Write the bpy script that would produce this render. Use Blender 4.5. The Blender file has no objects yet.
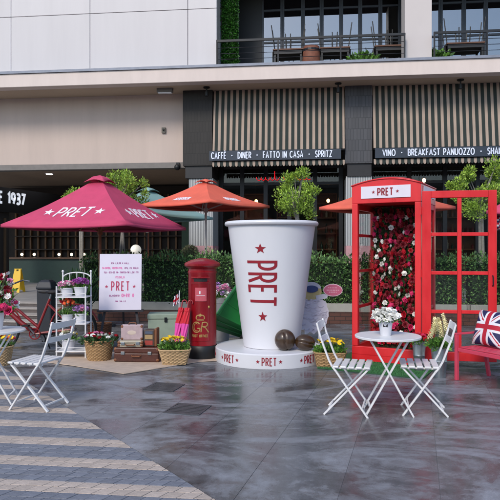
import bpy, math, random
import numpy as np
from mathutils import Vector, Matrix
R = math.radians
random.seed(7); RNG = np.random.default_rng(11)
scene = bpy.context.scene
C = scene.collection

# ------------------------------------------------------------------ camera, sky, sun, exposure
cam_d = bpy.data.cameras.new('camera'); cam = bpy.data.objects.new('camera', cam_d); C.objects.link(cam)
cam.location = (0, 0, 1.5); cam.rotation_euler = (R(90), 0, 0)
cam_d.sensor_width = 36; cam_d.lens = 43.2; cam_d.clip_start = 0.05; cam_d.clip_end = 2000
scene.camera = cam
world = bpy.data.worlds.new('World'); scene.world = world; world.use_nodes = True
wn = world.node_tree; wn.nodes.clear()
sky = wn.nodes.new('ShaderNodeTexSky'); sky.sky_type = 'NISHITA'; sky.sun_disc = False
SUN_EL, SUN_AZ = 38, 205           # azimuth clockwise from +Y (the way the camera looks)
sky.sun_elevation = R(SUN_EL); sky.sun_rotation = R(SUN_AZ); sky.air_density = 1.0; sky.dust_density = .6
bgn = wn.nodes.new('ShaderNodeBackground'); bgn.inputs[1].default_value = 0.14
wo = wn.nodes.new('ShaderNodeOutputWorld')
wn.links.new(sky.outputs[0], bgn.inputs[0]); wn.links.new(bgn.outputs[0], wo.inputs[0])
sl = bpy.data.lights.new('sun', 'SUN'); sl.energy = 1.5; sl.angle = R(18); sl.color = (1, .91, .8)
so = bpy.data.objects.new('sun', sl); C.objects.link(so)
sd = Vector((math.sin(R(SUN_AZ))*math.cos(R(SUN_EL)), math.cos(R(SUN_AZ))*math.cos(R(SUN_EL)), math.sin(R(SUN_EL))))
so.rotation_euler = sd.to_track_quat('Z', 'Y').to_euler(); so.location = (0, -5, 20)
vs = scene.view_settings; vs.view_transform = 'Standard'; vs.look = 'None'; vs.gamma = 1; vs.exposure = 0.68
vs.use_curve_mapping = False

# ------------------------------------------------------------------ materials
def lin(h):
    h = h.lstrip('#'); out = []
    for i in (0, 2, 4):
        c = int(h[i:i+2], 16)/255
        out.append(c/12.92 if c <= .04045 else ((c+.055)/1.055)**2.4)
    return out
_m = {}
def mat(name, col, rough=.5, metal=0, var=.12, scale=6, bump=0, bscale=60, spec=.5, island=0, objrand=0, emit=0, coat=0, hue=None, rvar=0, zs=1):
    if name in _m: return _m[name]
    m = bpy.data.materials.new(name); m.use_nodes = True; nt = m.node_tree; N = nt.nodes; L = nt.links
    b = N['Principled BSDF']; c = lin(col)
    b.inputs['Roughness'].default_value = rough; b.inputs['Metallic'].default_value = metal
    b.inputs['Specular IOR Level'].default_value = spec; b.inputs['Coat Weight'].default_value = coat
    tc = N.new('ShaderNodeTexCoord')
    nz = N.new('ShaderNodeTexNoise'); nz.inputs['Scale'].default_value = scale; nz.inputs['Detail'].default_value = 5
    nz.inputs['Roughness'].default_value = .62
    mpz = N.new('ShaderNodeMapping'); mpz.inputs['Scale'].default_value = (1, 1, zs); L.new(tc.outputs['Object'], mpz.inputs[0])
    L.new(mpz.outputs[0], nz.inputs['Vector'])
    mr = N.new('ShaderNodeMapRange'); mr.inputs[1].default_value = .3; mr.inputs[2].default_value = .7
    mr.inputs[3].default_value = 1-var; mr.inputs[4].default_value = 1+var
    L.new(nz.outputs[0], mr.inputs[0]); fac = mr.outputs[0]
    def mult(a, bsock):
        k = N.new('ShaderNodeMath'); k.operation = 'MULTIPLY'; L.new(a, k.inputs[0]); L.new(bsock, k.inputs[1]); return k.outputs[0]
    rnd = None
    if island:
        g = N.new('ShaderNodeNewGeometry'); rnd = g.outputs['Random Per Island']
        q = N.new('ShaderNodeMapRange'); q.inputs[3].default_value = 1-island; q.inputs[4].default_value = 1+island
        L.new(rnd, q.inputs[0]); fac = mult(fac, q.outputs[0])
    if objrand:
        g = N.new('ShaderNodeObjectInfo')
        q = N.new('ShaderNodeMapRange'); q.inputs[3].default_value = 1-objrand; q.inputs[4].default_value = 1+objrand
        L.new(g.outputs['Random'], q.inputs[0]); fac = mult(fac, q.outputs[0])
    mx = N.new('ShaderNodeMix'); mx.data_type = 'RGBA'; mx.blend_type = 'MIX'
    mx.inputs[6].default_value = (*c, 1)
    mx.inputs[7].default_value = (*(lin(hue) if hue else c), 1); mx.inputs[0].default_value = 0
    if hue: L.new(rnd if rnd is not None else nz.outputs[0], mx.inputs[0])
    sc = N.new('ShaderNodeVectorMath'); sc.operation = 'SCALE'
    L.new(mx.outputs[2], sc.inputs[0]); L.new(fac, sc.inputs['Scale']); L.new(sc.outputs[0], b.inputs['Base Color'])
    if rvar:
        q = N.new('ShaderNodeMapRange'); q.inputs[1].default_value = .35; q.inputs[2].default_value = .65
        q.inputs[3].default_value = rough-rvar; q.inputs[4].default_value = rough+rvar
        L.new(nz.outputs[0], q.inputs[0]); L.new(q.outputs[0], b.inputs['Roughness'])
    if bump:
        n2 = N.new('ShaderNodeTexNoise'); n2.inputs['Scale'].default_value = bscale; n2.inputs['Detail'].default_value = 3
        L.new(tc.outputs['Object'], n2.inputs['Vector'])
        bp = N.new('ShaderNodeBump'); bp.inputs['Strength'].default_value = bump; bp.inputs['Distance'].default_value = .01
        L.new(n2.outputs[0], bp.inputs['Height']); L.new(bp.outputs[0], b.inputs['Normal'])
    if emit:
        b.inputs['Emission Color'].default_value = (*c, 1); b.inputs['Emission Strength'].default_value = emit
    _m[name] = m; return m
def glass_mat(name, tint, refl, rough=.02):
    if name in _m: return _m[name]
    m = bpy.data.materials.new(name); m.use_nodes = True; nt = m.node_tree; N = nt.nodes; L = nt.links
    N.remove(N['Principled BSDF']); out = N['Material Output']
    t = N.new('ShaderNodeBsdfTransparent'); t.inputs[0].default_value = (*tint, 1)
    g = N.new('ShaderNodeBsdfGlossy'); g.inputs['Roughness'].default_value = rough
    fr = N.new('ShaderNodeFresnel'); ge = N.new('ShaderNodeNewGeometry'); io = N.new('ShaderNodeMapRange')
    io.inputs[3].default_value = 1.42; io.inputs[4].default_value = 1/1.42; L.new(ge.outputs['Backfacing'], io.inputs[0]); L.new(io.outputs[0], fr.inputs[0])
    ad = N.new('ShaderNodeMath'); ad.operation = 'ADD'; ad.use_clamp = True; ad.inputs[1].default_value = refl
    L.new(fr.outputs[0], ad.inputs[0]); mx = N.new('ShaderNodeMixShader')
    L.new(ad.outputs[0], mx.inputs[0]); L.new(t.outputs[0], mx.inputs[1]); L.new(g.outputs[0], mx.inputs[2])
    L.new(mx.outputs[0], out.inputs[0]); _m[name] = m; return m
def granite():
    m = bpy.data.materials.new('granite'); m.use_nodes = True; nt = m.node_tree; N = nt.nodes; L = nt.links
    b = N['Principled BSDF']; g = N.new('ShaderNodeNewGeometry')
    def noise(scale, det, sx=1, sy=1, rot=0, dist=0):
        mp = N.new('ShaderNodeMapping'); mp.inputs['Scale'].default_value = (sx, sy, 1); mp.inputs['Rotation'].default_value = (0, 0, rot)
        L.new(g.outputs['Position'], mp.inputs[0])
        n = N.new('ShaderNodeTexNoise'); n.inputs['Scale'].default_value = scale; n.inputs['Detail'].default_value = det; n.inputs['Roughness'].default_value = .66 if det > 5 else .5
        n.inputs['Distortion'].default_value = dist
        L.new(mp.outputs[0], n.inputs['Vector']); return n.outputs[0]
    streak = noise(2.2, 10, .7, 1.2, R(20), 1.3); fine = noise(110, 3); big = noise(.55, 4, 1, 1, 0, .8); med = noise(13, 9)
    ramp = N.new('ShaderNodeValToRGB'); e = ramp.color_ramp.elements
    e[0].position = .36; e[0].color = (.088, .082, .084, 1); e[1].position = .62; e[1].color = (.185, .192, .21, 1)
    k = ramp.color_ramp.elements.new(.47); k.color = (.132, .136, .147, 1)
    b1 = N.new('ShaderNodeMath'); b1.operation = 'MULTIPLY_ADD'; b1.inputs[1].default_value = .42; L.new(med, b1.inputs[0])
    b0 = N.new('ShaderNodeMath'); b0.operation = 'MULTIPLY'; b0.inputs[1].default_value = .58; L.new(streak, b0.inputs[0]); L.new(b0.outputs[0], b1.inputs[2])
    L.new(b1.outputs[0], ramp.inputs[0])
    oi = N.new('ShaderNodeObjectInfo')
    a = N.new('ShaderNodeMapRange'); a.inputs[3].default_value = .88; a.inputs[4].default_value = 1.12; L.new(oi.outputs['Random'], a.inputs[0])
    f = N.new('ShaderNodeMapRange'); f.inputs[3].default_value = .62; f.inputs[4].default_value = 1.38; L.new(fine, f.inputs[0])
    mm = N.new('ShaderNodeMath'); mm.operation = 'MULTIPLY'; L.new(a.outputs[0], mm.inputs[0]); L.new(f.outputs[0], mm.inputs[1])
    sc = N.new('ShaderNodeVectorMath'); sc.operation = 'SCALE'; L.new(ramp.outputs[0], sc.inputs[0]); L.new(mm.outputs[0], sc.inputs['Scale'])
    wetn = noise(.8, 8, .75, 1.5, R(-12), 2.2)
    wm = N.new('ShaderNodeMapRange'); wm.interpolation_type = 'SMOOTHSTEP'; wm.inputs[1].default_value = .42; wm.inputs[2].default_value = .6
    L.new(wetn, wm.inputs[0])
    wc = N.new('ShaderNodeMapRange'); wc.inputs[3].default_value = .62; wc.inputs[4].default_value = 1.45; L.new(wm.outputs[0], wc.inputs[0])
    s3 = N.new('ShaderNodeVectorMath'); s3.operation = 'SCALE'; L.new(sc.outputs[0], s3.inputs[0]); L.new(wc.outputs[0], s3.inputs['Scale'])
    L.new(s3.outputs[0], b.inputs['Base Color'])
    s2 = N.new('ShaderNodeMath'); s2.operation = 'ADD'; L.new(streak, s2.inputs[0]); L.new(big, s2.inputs[1])
    q = N.new('ShaderNodeMapRange'); q.inputs[1].default_value = .82; q.inputs[2].default_value = 1.12; q.inputs[3].default_value = .16; q.inputs[4].default_value = .46
    L.new(s2.outputs[0], q.inputs[0])
    wr_ = N.new('ShaderNodeMapRange'); wr_.inputs[3].default_value = .1; wr_.inputs[4].default_value = .42; L.new(wm.outputs[0], wr_.inputs[0])
    av = N.new('ShaderNodeMath'); av.operation = 'MULTIPLY_ADD'; av.inputs[1].default_value = .35; L.new(q.outputs[0], av.inputs[0])
    a2 = N.new('ShaderNodeMath'); a2.operation = 'MULTIPLY'; a2.inputs[1].default_value = .7; L.new(wr_.outputs[0], a2.inputs[0]); L.new(a2.outputs[0], av.inputs[2])
    L.new(av.outputs[0], b.inputs['Roughness'])
    bp = N.new('ShaderNodeBump'); bp.inputs['Strength'].default_value = .16; bp.inputs['Distance'].default_value = .004
    L.new(noise(28, 4), bp.inputs['Height']); L.new(bp.outputs[0], b.inputs['Normal'])
    _m['granite'] = m; return m
def stripes(name, c1, c2, period, duty=.5):
    m = bpy.data.materials.new(name); m.use_nodes = True; nt = m.node_tree; N = nt.nodes; L = nt.links
    b = N['Principled BSDF']; b.inputs['Roughness'].default_value = .85
    tc = N.new('ShaderNodeTexCoord'); sx = N.new('ShaderNodeSeparateXYZ'); L.new(tc.outputs['Object'], sx.inputs[0])
    a = N.new('ShaderNodeMath'); a.operation = 'MULTIPLY'; a.inputs[1].default_value = 1/period; L.new(sx.outputs[0], a.inputs[0])
    f = N.new('ShaderNodeMath'); f.operation = 'FRACT'; L.new(a.outputs[0], f.inputs[0])
    g = N.new('ShaderNodeMath'); g.operation = 'GREATER_THAN'; g.inputs[1].default_value = duty; L.new(f.outputs[0], g.inputs[0])
    nz = N.new('ShaderNodeTexNoise'); nz.inputs['Scale'].default_value = 3; L.new(tc.outputs['Object'], nz.inputs['Vector'])
    mx = N.new('ShaderNodeMix'); mx.data_type = 'RGBA'; mx.inputs[6].default_value = (*lin(c1), 1); mx.inputs[7].default_value = (*lin(c2), 1)
    L.new(g.outputs[0], mx.inputs[0])
    q = N.new('ShaderNodeMapRange'); q.inputs[3].default_value = .8; q.inputs[4].default_value = 1.1; L.new(nz.outputs[0], q.inputs[0])
    sc = N.new('ShaderNodeVectorMath'); sc.operation = 'SCALE'; L.new(mx.outputs[2], sc.inputs[0]); L.new(q.outputs[0], sc.inputs['Scale'])
    L.new(sc.outputs[0], b.inputs['Base Color']); _m[name] = m; return m
def grid_mat(name, col, joint, sx, sz, gap=.004, rough=.4, var=.12):
    """small tiles / ribs too far away to tell apart: Brick texture over object X,Z"""
    m = bpy.data.materials.new(name); m.use_nodes = True; nt = m.node_tree; N = nt.nodes; L = nt.links
    b = N['Principled BSDF']; b.inputs['Roughness'].default_value = rough
    tc = N.new('ShaderNodeTexCoord'); s = N.new('ShaderNodeSeparateXYZ'); L.new(tc.outputs['Object'], s.inputs[0])
    ad = N.new('ShaderNodeMath'); L.new(s.outputs[0], ad.inputs[0]); L.new(s.outputs[1], ad.inputs[1])
    cb = N.new('ShaderNodeCombineXYZ'); L.new(ad.outputs[0], cb.inputs[0]); L.new(s.outputs[2], cb.inputs[1])
    br = N.new('ShaderNodeTexBrick'); br.offset = .5; br.inputs['Scale'].default_value = 1
    br.inputs['Brick Width'].default_value = sx; br.inputs['Row Height'].default_value = sz; br.inputs['Mortar Size'].default_value = gap
    c = lin(col); br.inputs['Color1'].default_value = (*[x*(1-var) for x in c], 1); br.inputs['Color2'].default_value = (*[x*(1+var) for x in c], 1)
    br.inputs['Mortar'].default_value = (*lin(joint), 1); L.new(cb.outputs[0], br.inputs[0]); L.new(br.outputs[0], b.inputs['Base Color'])
    bp = N.new('ShaderNodeBump'); bp.inputs['Distance'].default_value = .006; bp.inputs['Strength'].default_value = .6; bp.invert = True
    L.new(br.outputs['Fac'], bp.inputs['Height']); L.new(bp.outputs[0], b.inputs['Normal'])
    _m[name] = m; return m
granite()
white_metal = mat('white_metal', 'dddcdc', .38, var=.05, scale=14, bump=.05)
white_paint = mat('white_paint', 'dcdce0', .5, var=.04, scale=5)
phone_red = mat('phone_red', 'd4262b', .38, var=.13, scale=4, zs=.35, coat=.12, bump=.06, bscale=22, rvar=.12)
post_red = mat('post_red', '860d19', .34, var=.2, scale=5, zs=.4, coat=.2, bump=.05, bscale=25, rvar=.1)
black = mat('black', '101113', .5, var=.2)
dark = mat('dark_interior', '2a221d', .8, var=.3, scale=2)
gold = mat('gold', 'b3945a', .5, .5)
pret_red = mat('lettering_red', '8e1526', .6, var=.05)

# ------------------------------------------------------------------ mesh helpers
class MB:
    def __init__(s): s.v = []; s.f = []; s.mi = []
    def add(s, vs_, fs, mi=0):
        o = len(s.v); s.v += [tuple(p) for p in vs_]
        for f in fs: s.f.append(tuple(i+o for i in f)); s.mi.append(mi)
        return s
    def box(s, c, d, M3=None, mi=0):
        x, y, z = d[0]/2, d[1]/2, d[2]/2
        p = [Vector((a, b, e)) for a in (-x, x) for b in (-y, y) for e in (-z, z)]
        if M3: p = [M3 @ q for q in p]
        p = [q+Vector(c) for q in p]
        return s.add(p, [(0, 1, 3, 2), (4, 6, 7, 5), (0, 4, 5, 1), (2, 3, 7, 6), (0, 2, 6, 4), (1, 5, 7, 3)], mi)
    def b2(s, x0, x1, y0, y1, z0, z1, mi=0):
        return s.box(((x0+x1)/2, (y0+y1)/2, (z0+z1)/2), (x1-x0, y1-y0, z1-z0), None, mi)
    def bar(s, p0, p1, w, h, up=(0, 0, 1), mi=0):
        p0, p1 = Vector(p0), Vector(p1); d = p1-p0; z = d.normalized(); u = Vector(up)
        x = z.cross(u)
        if x.length < 1e-4: x = z.cross(Vector((0, 1, 0)))
        x.normalize(); y = x.cross(z)
        M3 = Matrix((x, y, z)).transposed(); return s.box((p0+p1)/2, (w, h, d.length), M3, mi)
    def tube(s, pts, r, n=8, cap=True, mi=0):
        pts = [Vector(p) for p in pts]; rs = r if isinstance(r, (list, tuple)) else [r]*len(pts)
        o = []; ref = None
        for i, p in enumerate(pts):
            t = (pts[min(i+1, len(pts)-1)]-pts[max(i-1, 0)]).normalized()
            if ref is None: ref = t.orthogonal().normalized()
            ref = (ref-t*ref.dot(t)).normalized(); bi = t.cross(ref)
            o += [p+(ref*math.cos(k*2*math.pi/n)+bi*math.sin(k*2*math.pi/n))*rs[i] for k in range(n)]
        f = [(i*n+k, i*n+(k+1) % n, (i+1)*n+(k+1) % n, (i+1)*n+k) for i in range(len(pts)-1) for k in range(n)]
        if cap: f += [tuple(range(n))[::-1], tuple((len(pts)-1)*n+k for k in range(n))]
        return s.add(o, f, mi)
    def lathe(s, prof, n=24, c=(0, 0, 0), cap=(True, True), mi=0, sx=1, sy=1):
        o = [(c[0]+r*math.cos(k*2*math.pi/n)*sx, c[1]+r*math.sin(k*2*math.pi/n)*sy, c[2]+z) for r, z in prof for k in range(n)]
        f = [(i*n+k, i*n+(k+1) % n, (i+1)*n+(k+1) % n, (i+1)*n+k) for i in range(len(prof)-1) for k in range(n)]
        if cap[0]: f.append(tuple(range(n))[::-1])
        if cap[1]: f.append(tuple((len(prof)-1)*n+k for k in range(n)))
        return s.add(o, f, mi)
    def ell(s, c, r, nu=12, nv=8, mi=0, fn=None):
        o = []; f = []
        for j in range(nv+1):
            th = math.pi*j/nv
            for i in range(nu):
                ph = 2*math.pi*i/nu
                d = Vector((math.sin(th)*math.cos(ph), math.sin(th)*math.sin(ph), math.cos(th)))
                k = fn(d) if fn else 1
                o.append((c[0]+d.x*r[0]*k, c[1]+d.y*r[1]*k, c[2]+d.z*r[2]*k))
        for j in range(nv):
            for i in range(nu): f.append((j*nu+i, (j+1)*nu+i, (j+1)*nu+(i+1) % nu, j*nu+(i+1) % nu))
        return s.add(o, f, mi)
    def prism(s, poly, fn, d0, d1, mi=0):
        """polygon of 2-D points extruded between depths d0 and d1; fn(x, y, d) -> 3-D"""
        n = len(poly); o = [fn(x, y, d0) for x, y in poly]+[fn(x, y, d1) for x, y in poly]
        f = [tuple(range(n)), tuple(range(n, 2*n))[::-1]]+[(i, i+n, (i+1) % n+n, (i+1) % n) for i in range(n)]
        return s.add(o, f, mi)
    def build(s, name, m, parent=None, smooth=False, bevel=0, loc=None, rz=0, weld=False):
        me = bpy.data.meshes.new(name); me.from_pydata(s.v, [], s.f)
        ms = m if isinstance(m, (list, tuple)) else [m]
        for q in ms: me.materials.append(q)
        if len(ms) > 1: me.polygons.foreach_set('material_index', s.mi)
        import bmesh
        bm = bmesh.new(); bm.from_mesh(me)
        if weld: bmesh.ops.remove_doubles(bm, verts=bm.verts, dist=1e-4)
        bmesh.ops.recalc_face_normals(bm, faces=bm.faces); bm.to_mesh(me); bm.free()
        if smooth:
            me.polygons.foreach_set('use_smooth', [True]*len(me.polygons)); me.set_sharp_from_angle(angle=R(smooth if smooth is not True else 40))
        me.update()
        return link(name, me, parent, bevel, loc, rz)
def link(name, me, parent=None, bevel=0, loc=None, rz=0):
    o = bpy.data.objects.new(name, me); C.objects.link(o)
    if parent: o.parent = parent
    if loc: o.location = loc
    if rz: o.rotation_euler[2] = rz
    if bevel:
        b = o.modifiers.new('bevel', 'BEVEL'); b.width = bevel; b.segments = 2; b.limit_method = 'ANGLE'; b.angle_limit = R(40)
    return o
def tag(o, label, cat, group=None):
    o['label'] = label; o['category'] = cat
    if group: o['group'] = group
    return o
def thing(name, label, cat, loc=(0, 0, 0), rz=0, group=None):
    o = bpy.data.objects.new(name, None); C.objects.link(o); o.empty_display_size = .1
    o.location = loc; o.rotation_euler = (0, 0, rz); return tag(o, label, cat, group)
def struct(o): o['kind'] = 'structure'; return o
def copy_tree(o, parent=None):
    c = o.copy(); C.objects.link(c); c.parent = parent
    for ch in list(o.children): copy_tree(ch, c)
    return c
def clip(poly, p, n):
    """keep the part of a polygon on the side of line point p that normal n points to"""
    out = []
    for i in range(len(poly)):
        a, b = poly[i], poly[(i+1) % len(poly)]
        da = (a[0]-p[0])*n[0]+(a[1]-p[1])*n[1]; db = (b[0]-p[0])*n[0]+(b[1]-p[1])*n[1]
        if da >= 0: out.append(a)
        if da*db < 0:
            t = da/(da-db); out.append((a[0]+(b[0]-a[0])*t, a[1]+(b[1]-a[1])*t))
    return out

# ------------------------------------------------------------------ lettering: strokes turned into raised ribbons
def arc(cx, cy, rx, ry, a0, a1, n=10): return [(cx+rx*math.cos(R(a0+(a1-a0)*i/n)), cy+ry*math.sin(R(a0+(a1-a0)*i/n))) for i in range(n+1)]
G = {
 'A': (.62, [[(0, 0), (.31, 1), (.62, 0)], [(.1, .32), (.52, .32)]]),
 'B': (.5, [[(0, 0), (0, 1), (.25, 1)]+arc(.25, .76, .2, .24, 90, -90)+[(0, .52)], [(0, .52), (.28, .52)]+arc(.28, .26, .22, .26, 90, -90)+[(0, 0)]]),
 'C': (.6, [arc(.34, .5, .34, .5, 45, 315, 14)]),
 'D': (.58, [[(0, 0), (0, 1), (.18, 1)]+arc(.18, .5, .4, .5, 90, -90, 12)+[(0, 0)]]),
 'E': (.42, [[(.42, 1), (0, 1), (0, 0), (.42, 0)], [(0, .52), (.36, .52)]]),
 'F': (.42, [[(.42, 1), (0, 1), (0, 0)], [(0, .52), (.36, .52)]]),
 'G': (.62, [arc(.34, .5, .34, .5, 50, 330, 14)+[(.63, .45), (.38, .45)]]),
 'H': (.52, [[(0, 0), (0, 1)], [(.52, 0), (.52, 1)], [(0, .5), (.52, .5)]]),
 'I': (.02, [[(.01, 0), (.01, 1)]]),
 'K': (.52, [[(0, 0), (0, 1)], [(.5, 1), (.03, .48), (.52, 0)]]),
 'L': (.4, [[(0, 1), (0, 0), (.4, 0)]]),
 'N': (.56, [[(0, 0), (0, 1)], [(.03, 1), (.53, 0)], [(.56, 0), (.56, 1)]]),
 'O': (.7, [arc(.35, .5, .35, .5, 90, 450, 18)]),
 'P': (.48, [[(0, 0), (0, 1), (.22, 1)]+arc(.22, .72, .26, .28, 90, -90)+[(0, .44)]]),
 'R': (.5, [[(0, 0), (0, 1), (.22, 1)]+arc(.22, .74, .26, .26, 90, -90)+[(0, .48)], [(.2, .48), (.5, 0)]]),
 'S': (.46, [arc(.24, .75, .22, .25, 30, 270, 10)+arc(.23, .25, .23, .25, 90, -150, 10)]),
 'T': (.56, [[(0, 1), (.56, 1)], [(.28, 1), (.28, 0)]]),
 'U': (.54, [[(0, 1), (0, .28)]+arc(.27, .27, .27, .27, 180, 360)+[(.54, 1)]]),
 'V': (.6, [[(0, 1), (.3, 0), (.6, 1)]]),
 'Z': (.52, [[(0, 1), (.52, 1), (0, 0), (.52, 0)]]),
 '1': (.22, [[(0, .8), (.2, 1), (.2, 0)]]),
 '9': (.5, [arc(.25, .7, .25, .3, 0, 360, 14)+[(.49, .5), (.3, 0)]]),
 '3': (.48, [arc(.22, .75, .22, .25, 140, -90, 10)+arc(.22, .26, .26, .26, 90, -140, 10)]),
 '7': (.48, [[(0, 1), (.48, 1), (.14, 0)]]),
 '\u00c8': (.42, [[(.42, 1), (0, 1), (0, 0), (.42, 0)], [(0, .52), (.36, .52)], [(.1, 1.32), (.28, 1.14)]]),
 ' ': (.3, []),
}
def ribbon(mb, pts, w, fn, d0, d1, maxseg=None, mi=0):
    q = [pts[0]]
    for p in pts[1:]:
        if abs(p[0]-q[-1][0])+abs(p[1]-q[-1][1]) > 1e-5: q.append(p)
    if maxseg:
        z = [q[0]]
        for p in q[1:]:
            a = z[-1]; k = max(1, int(math.hypot(p[0]-a[0], p[1]-a[1])/maxseg))
            for i in range(1, k+1): z.append((a[0]+(p[0]-a[0])*i/k, a[1]+(p[1]-a[1])*i/k))
        q = z
    n = len(q); closed = math.hypot(q[0][0]-q[-1][0], q[0][1]-q[-1][1]) < 1e-4
    Lp = []; Rp = []
    for i in range(n):
        a = Vector(q[i])-Vector(q[i-1]) if i else (Vector(q[i])-Vector(q[-2]) if closed else Vector(q[1])-Vector(q[0]))
        b = Vector(q[i+1])-Vector(q[i]) if i < n-1 else (Vector(q[1])-Vector(q[0]) if closed else a)
        a.normalize(); b.normalize(); na = Vector((-a.y, a.x)); nb = Vector((-b.y, b.x)); m = na+nb
        if m.length < .3: m = na
        m.normalize(); k = min(1/max(m.dot(na), .35), 2.0)*w/2
        Lp.append((q[i][0]+m.x*k, q[i][1]+m.y*k)); Rp.append((q[i][0]-m.x*k, q[i][1]-m.y*k))
    V_ = [fn(x, y, d1) for x, y in Lp]+[fn(x, y, d1) for x, y in Rp]+[fn(x, y, d0) for x, y in Lp]+[fn(x, y, d0) for x, y in Rp]
    F = []
    for i in range(n-1):
        F += [(i, i+1, n+i+1, n+i), (i, 2*n+i, 2*n+i+1, i+1), (n+i, n+i+1, 3*n+i+1, 3*n+i)]
    F += [(0, n, 3*n, 2*n), (n-1, 3*n-1, 4*n-1, 2*n-1)]
    mb.add(V_, F, mi)
def star_poly(cx, cy, r): return [(cx+(r if i % 2 == 0 else r*.42)*math.sin(i*math.pi/5), cy+(r if i % 2 == 0 else r*.42)*math.cos(i*math.pi/5)) for i in range(10)]
def text_w(s, h, cond=1, gap=.2): return sum((G[c][0]*cond+gap)*h for c in s)-gap*h
def text(mb, s, x0, y0, h, w, fn, d0, d1, cond=1, gap=.2, slant=0, maxseg=None):
    x = x0
    for ch in s:
        gw, strokes = G[ch]
        for st in strokes: ribbon(mb, [(x+(px*cond+py*slant)*h, y0+py*h) for px, py in st], w, fn, d0, d1, maxseg)
        x += (gw*cond+gap)*h
    return x

# ------------------------------------------------------------------ leaves and blooms
def leaf_cloud(P, D, size, ratio=.45, fold=.25, jitter=.35):
    """P: leaf base points, D: directions; diamond leaves folded on the midrib"""
    n = len(P); D = D/np.linalg.norm(D, axis=1)[:, None]
    rn = RNG.normal(size=(n, 3)); S = np.cross(D, rn); S /= np.linalg.norm(S, axis=1)[:, None]+1e-9
    Nn = np.cross(S, D); s = size*(1+jitter*RNG.uniform(-1, 1, n))[:, None]
    a = P; t = P+D*s; l = P+D*s*.5+S*s*ratio*.5+Nn*s*fold*.4; r = P+D*s*.5-S*s*ratio*.5+Nn*s*fold*.4
    V_ = np.stack([a, l, t, r], 1).reshape(-1, 3)
    i = np.arange(n)*4
    F = np.concatenate([np.stack([i, i+1, i+2], 1), np.stack([i, i+2, i+3], 1)])
    return V_, F
def cloud_obj(name, V_, F, m, parent=None):
    me = bpy.data.meshes.new(name); me.from_pydata(V_.tolist(), [], F.tolist()); me.materials.append(m); me.update()
    return link(name, me, parent)
def blob_points(n, centers, radii, shell=.55):
    idx = RNG.integers(0, len(centers), n); d = RNG.normal(size=(n, 3)); d /= np.linalg.norm(d, axis=1)[:, None]
    rr = RNG.uniform(shell, 1, n)**.7
    return np.asarray(centers)[idx]+d*rr[:, None]*np.asarray(radii)[idx][:, None], d
_bl = {}
def bloom_mesh(kind, m):
    key = (kind, m.name)
    if key in _bl: return _bl[key]
    mb = MB()
    def petal(az, tilt, L, w, r0, z0, cup=.3):
        d = Vector((math.cos(az), math.sin(az), 0)); s = Vector((-math.sin(az), math.cos(az), 0)); up = Vector((0, 0, 1))
        o = d*r0+up*z0; dirv = d*math.cos(tilt)+up*math.sin(tilt); nn = -d*math.sin(tilt)+up*math.cos(tilt)
        mb.add([o-s*w*.25, o+s*w*.25, o+dirv*L*.6+s*w*.5+nn*cup*w*.5, o+dirv*L*.6-s*w*.5+nn*cup*w*.5, o+dirv*L*.95+nn*cup*L*.1],
               [(0, 1, 2, 3), (3, 2, 4)])
    if kind == 'rose':
        for ring, (nn, tl, L, w, r0) in enumerate([(6, 25, .95, .95, .1), (5, 48, .85, .85, .08), (5, 66, .75, .65, .05), (3, 82, .7, .45, .02)]):
            for k in range(nn): petal(2*math.pi*k/nn+ring*.6, R(tl), L, w, r0, -.35+.02*ring)
    elif kind == 'daisy':
        for k in range(8): petal(2*math.pi*k/8, R(18), 1, .6, .15, 0, .1)
        mb.ell((0, 0, .1), (.3, .3, .2), 6, 3)
    elif kind == 'tulip':
        mb.lathe([(.12, -.8), (.55, -.5), (.62, 0), (.45, .6), (.3, .9)], 6)
    elif kind == 'pom':
        for i in range(26):
            z = 1-2*(i+.5)/26; rr = math.sqrt(1-z*z); az = i*2.4
            petal(az, math.asin(max(-.9, min(.9, z))), .5, .5, .5*rr, .5*z, .2)
    elif kind == 'spike':
        for i in range(46):
            z = i/46*3.6; rr = .62*(1-.55*i/46)*random.uniform(.8, 1.1); az = i*2.4
            petal(az, R(35), .42, .42, rr*.6, z-1.2, .5)
    me = mb.build('bloom_proto', m).data
    for ob in list(bpy.data.objects):
        if ob.data == me: bpy.data.objects.remove(ob)
    _bl[key] = me; return me
def bloom(parent, kind, m, loc, size, tilt=(0, 0), name='bloom'):
    o = link(name, bloom_mesh(kind, m), parent); o.location = loc; s = size*random.uniform(.85, 1.15); o.scale = (s, s, s)
    o.rotation_euler = (tilt[0]+random.uniform(-.3, .3), tilt[1]+random.uniform(-.3, .3), random.uniform(0, 6.28)); return o
def fmat(n, c, v=.15): return mat('petal_'+n, c, .6, var=v, scale=30, objrand=.2)
P_red = fmat('red', 'b01226'); P_dred = fmat('dark_red', '7d0c20'); P_pink = fmat('hot_pink', 'd62a66'); P_lpink = fmat('pink', 'e58ab4')
P_white = fmat('white', 'efeee8', .06); P_purple = fmat('purple', 'a23a9a'); P_lilac = fmat('lilac', 'b98ac9'); P_or = fmat('orange', 'e8622c')
P_yel = fmat('yellow', 'e9c41c'); P_cream = fmat('cream', 'efe6b4')
leaf_g = mat('leaf_green', '3f6b2a', .5, var=.2, scale=3, island=.35, hue='5f8a33')
leaf_d = mat('leaf_dark', '25452a', .5, var=.2, scale=3, island=.4, hue='3a5c2c')
leaf_t = mat('leaf_tree', '64872a', .5, var=.25, scale=5, island=.45, hue='9dbb45')
leaf_h = mat('leaf_hedge', '3a5f38', .5, var=.35, scale=5, island=.5, hue='66894a')
stem_g = mat('stem', '4d6b33', .6)
soil = mat('soil', '2c2019', .95, var=.3, scale=30)
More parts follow.
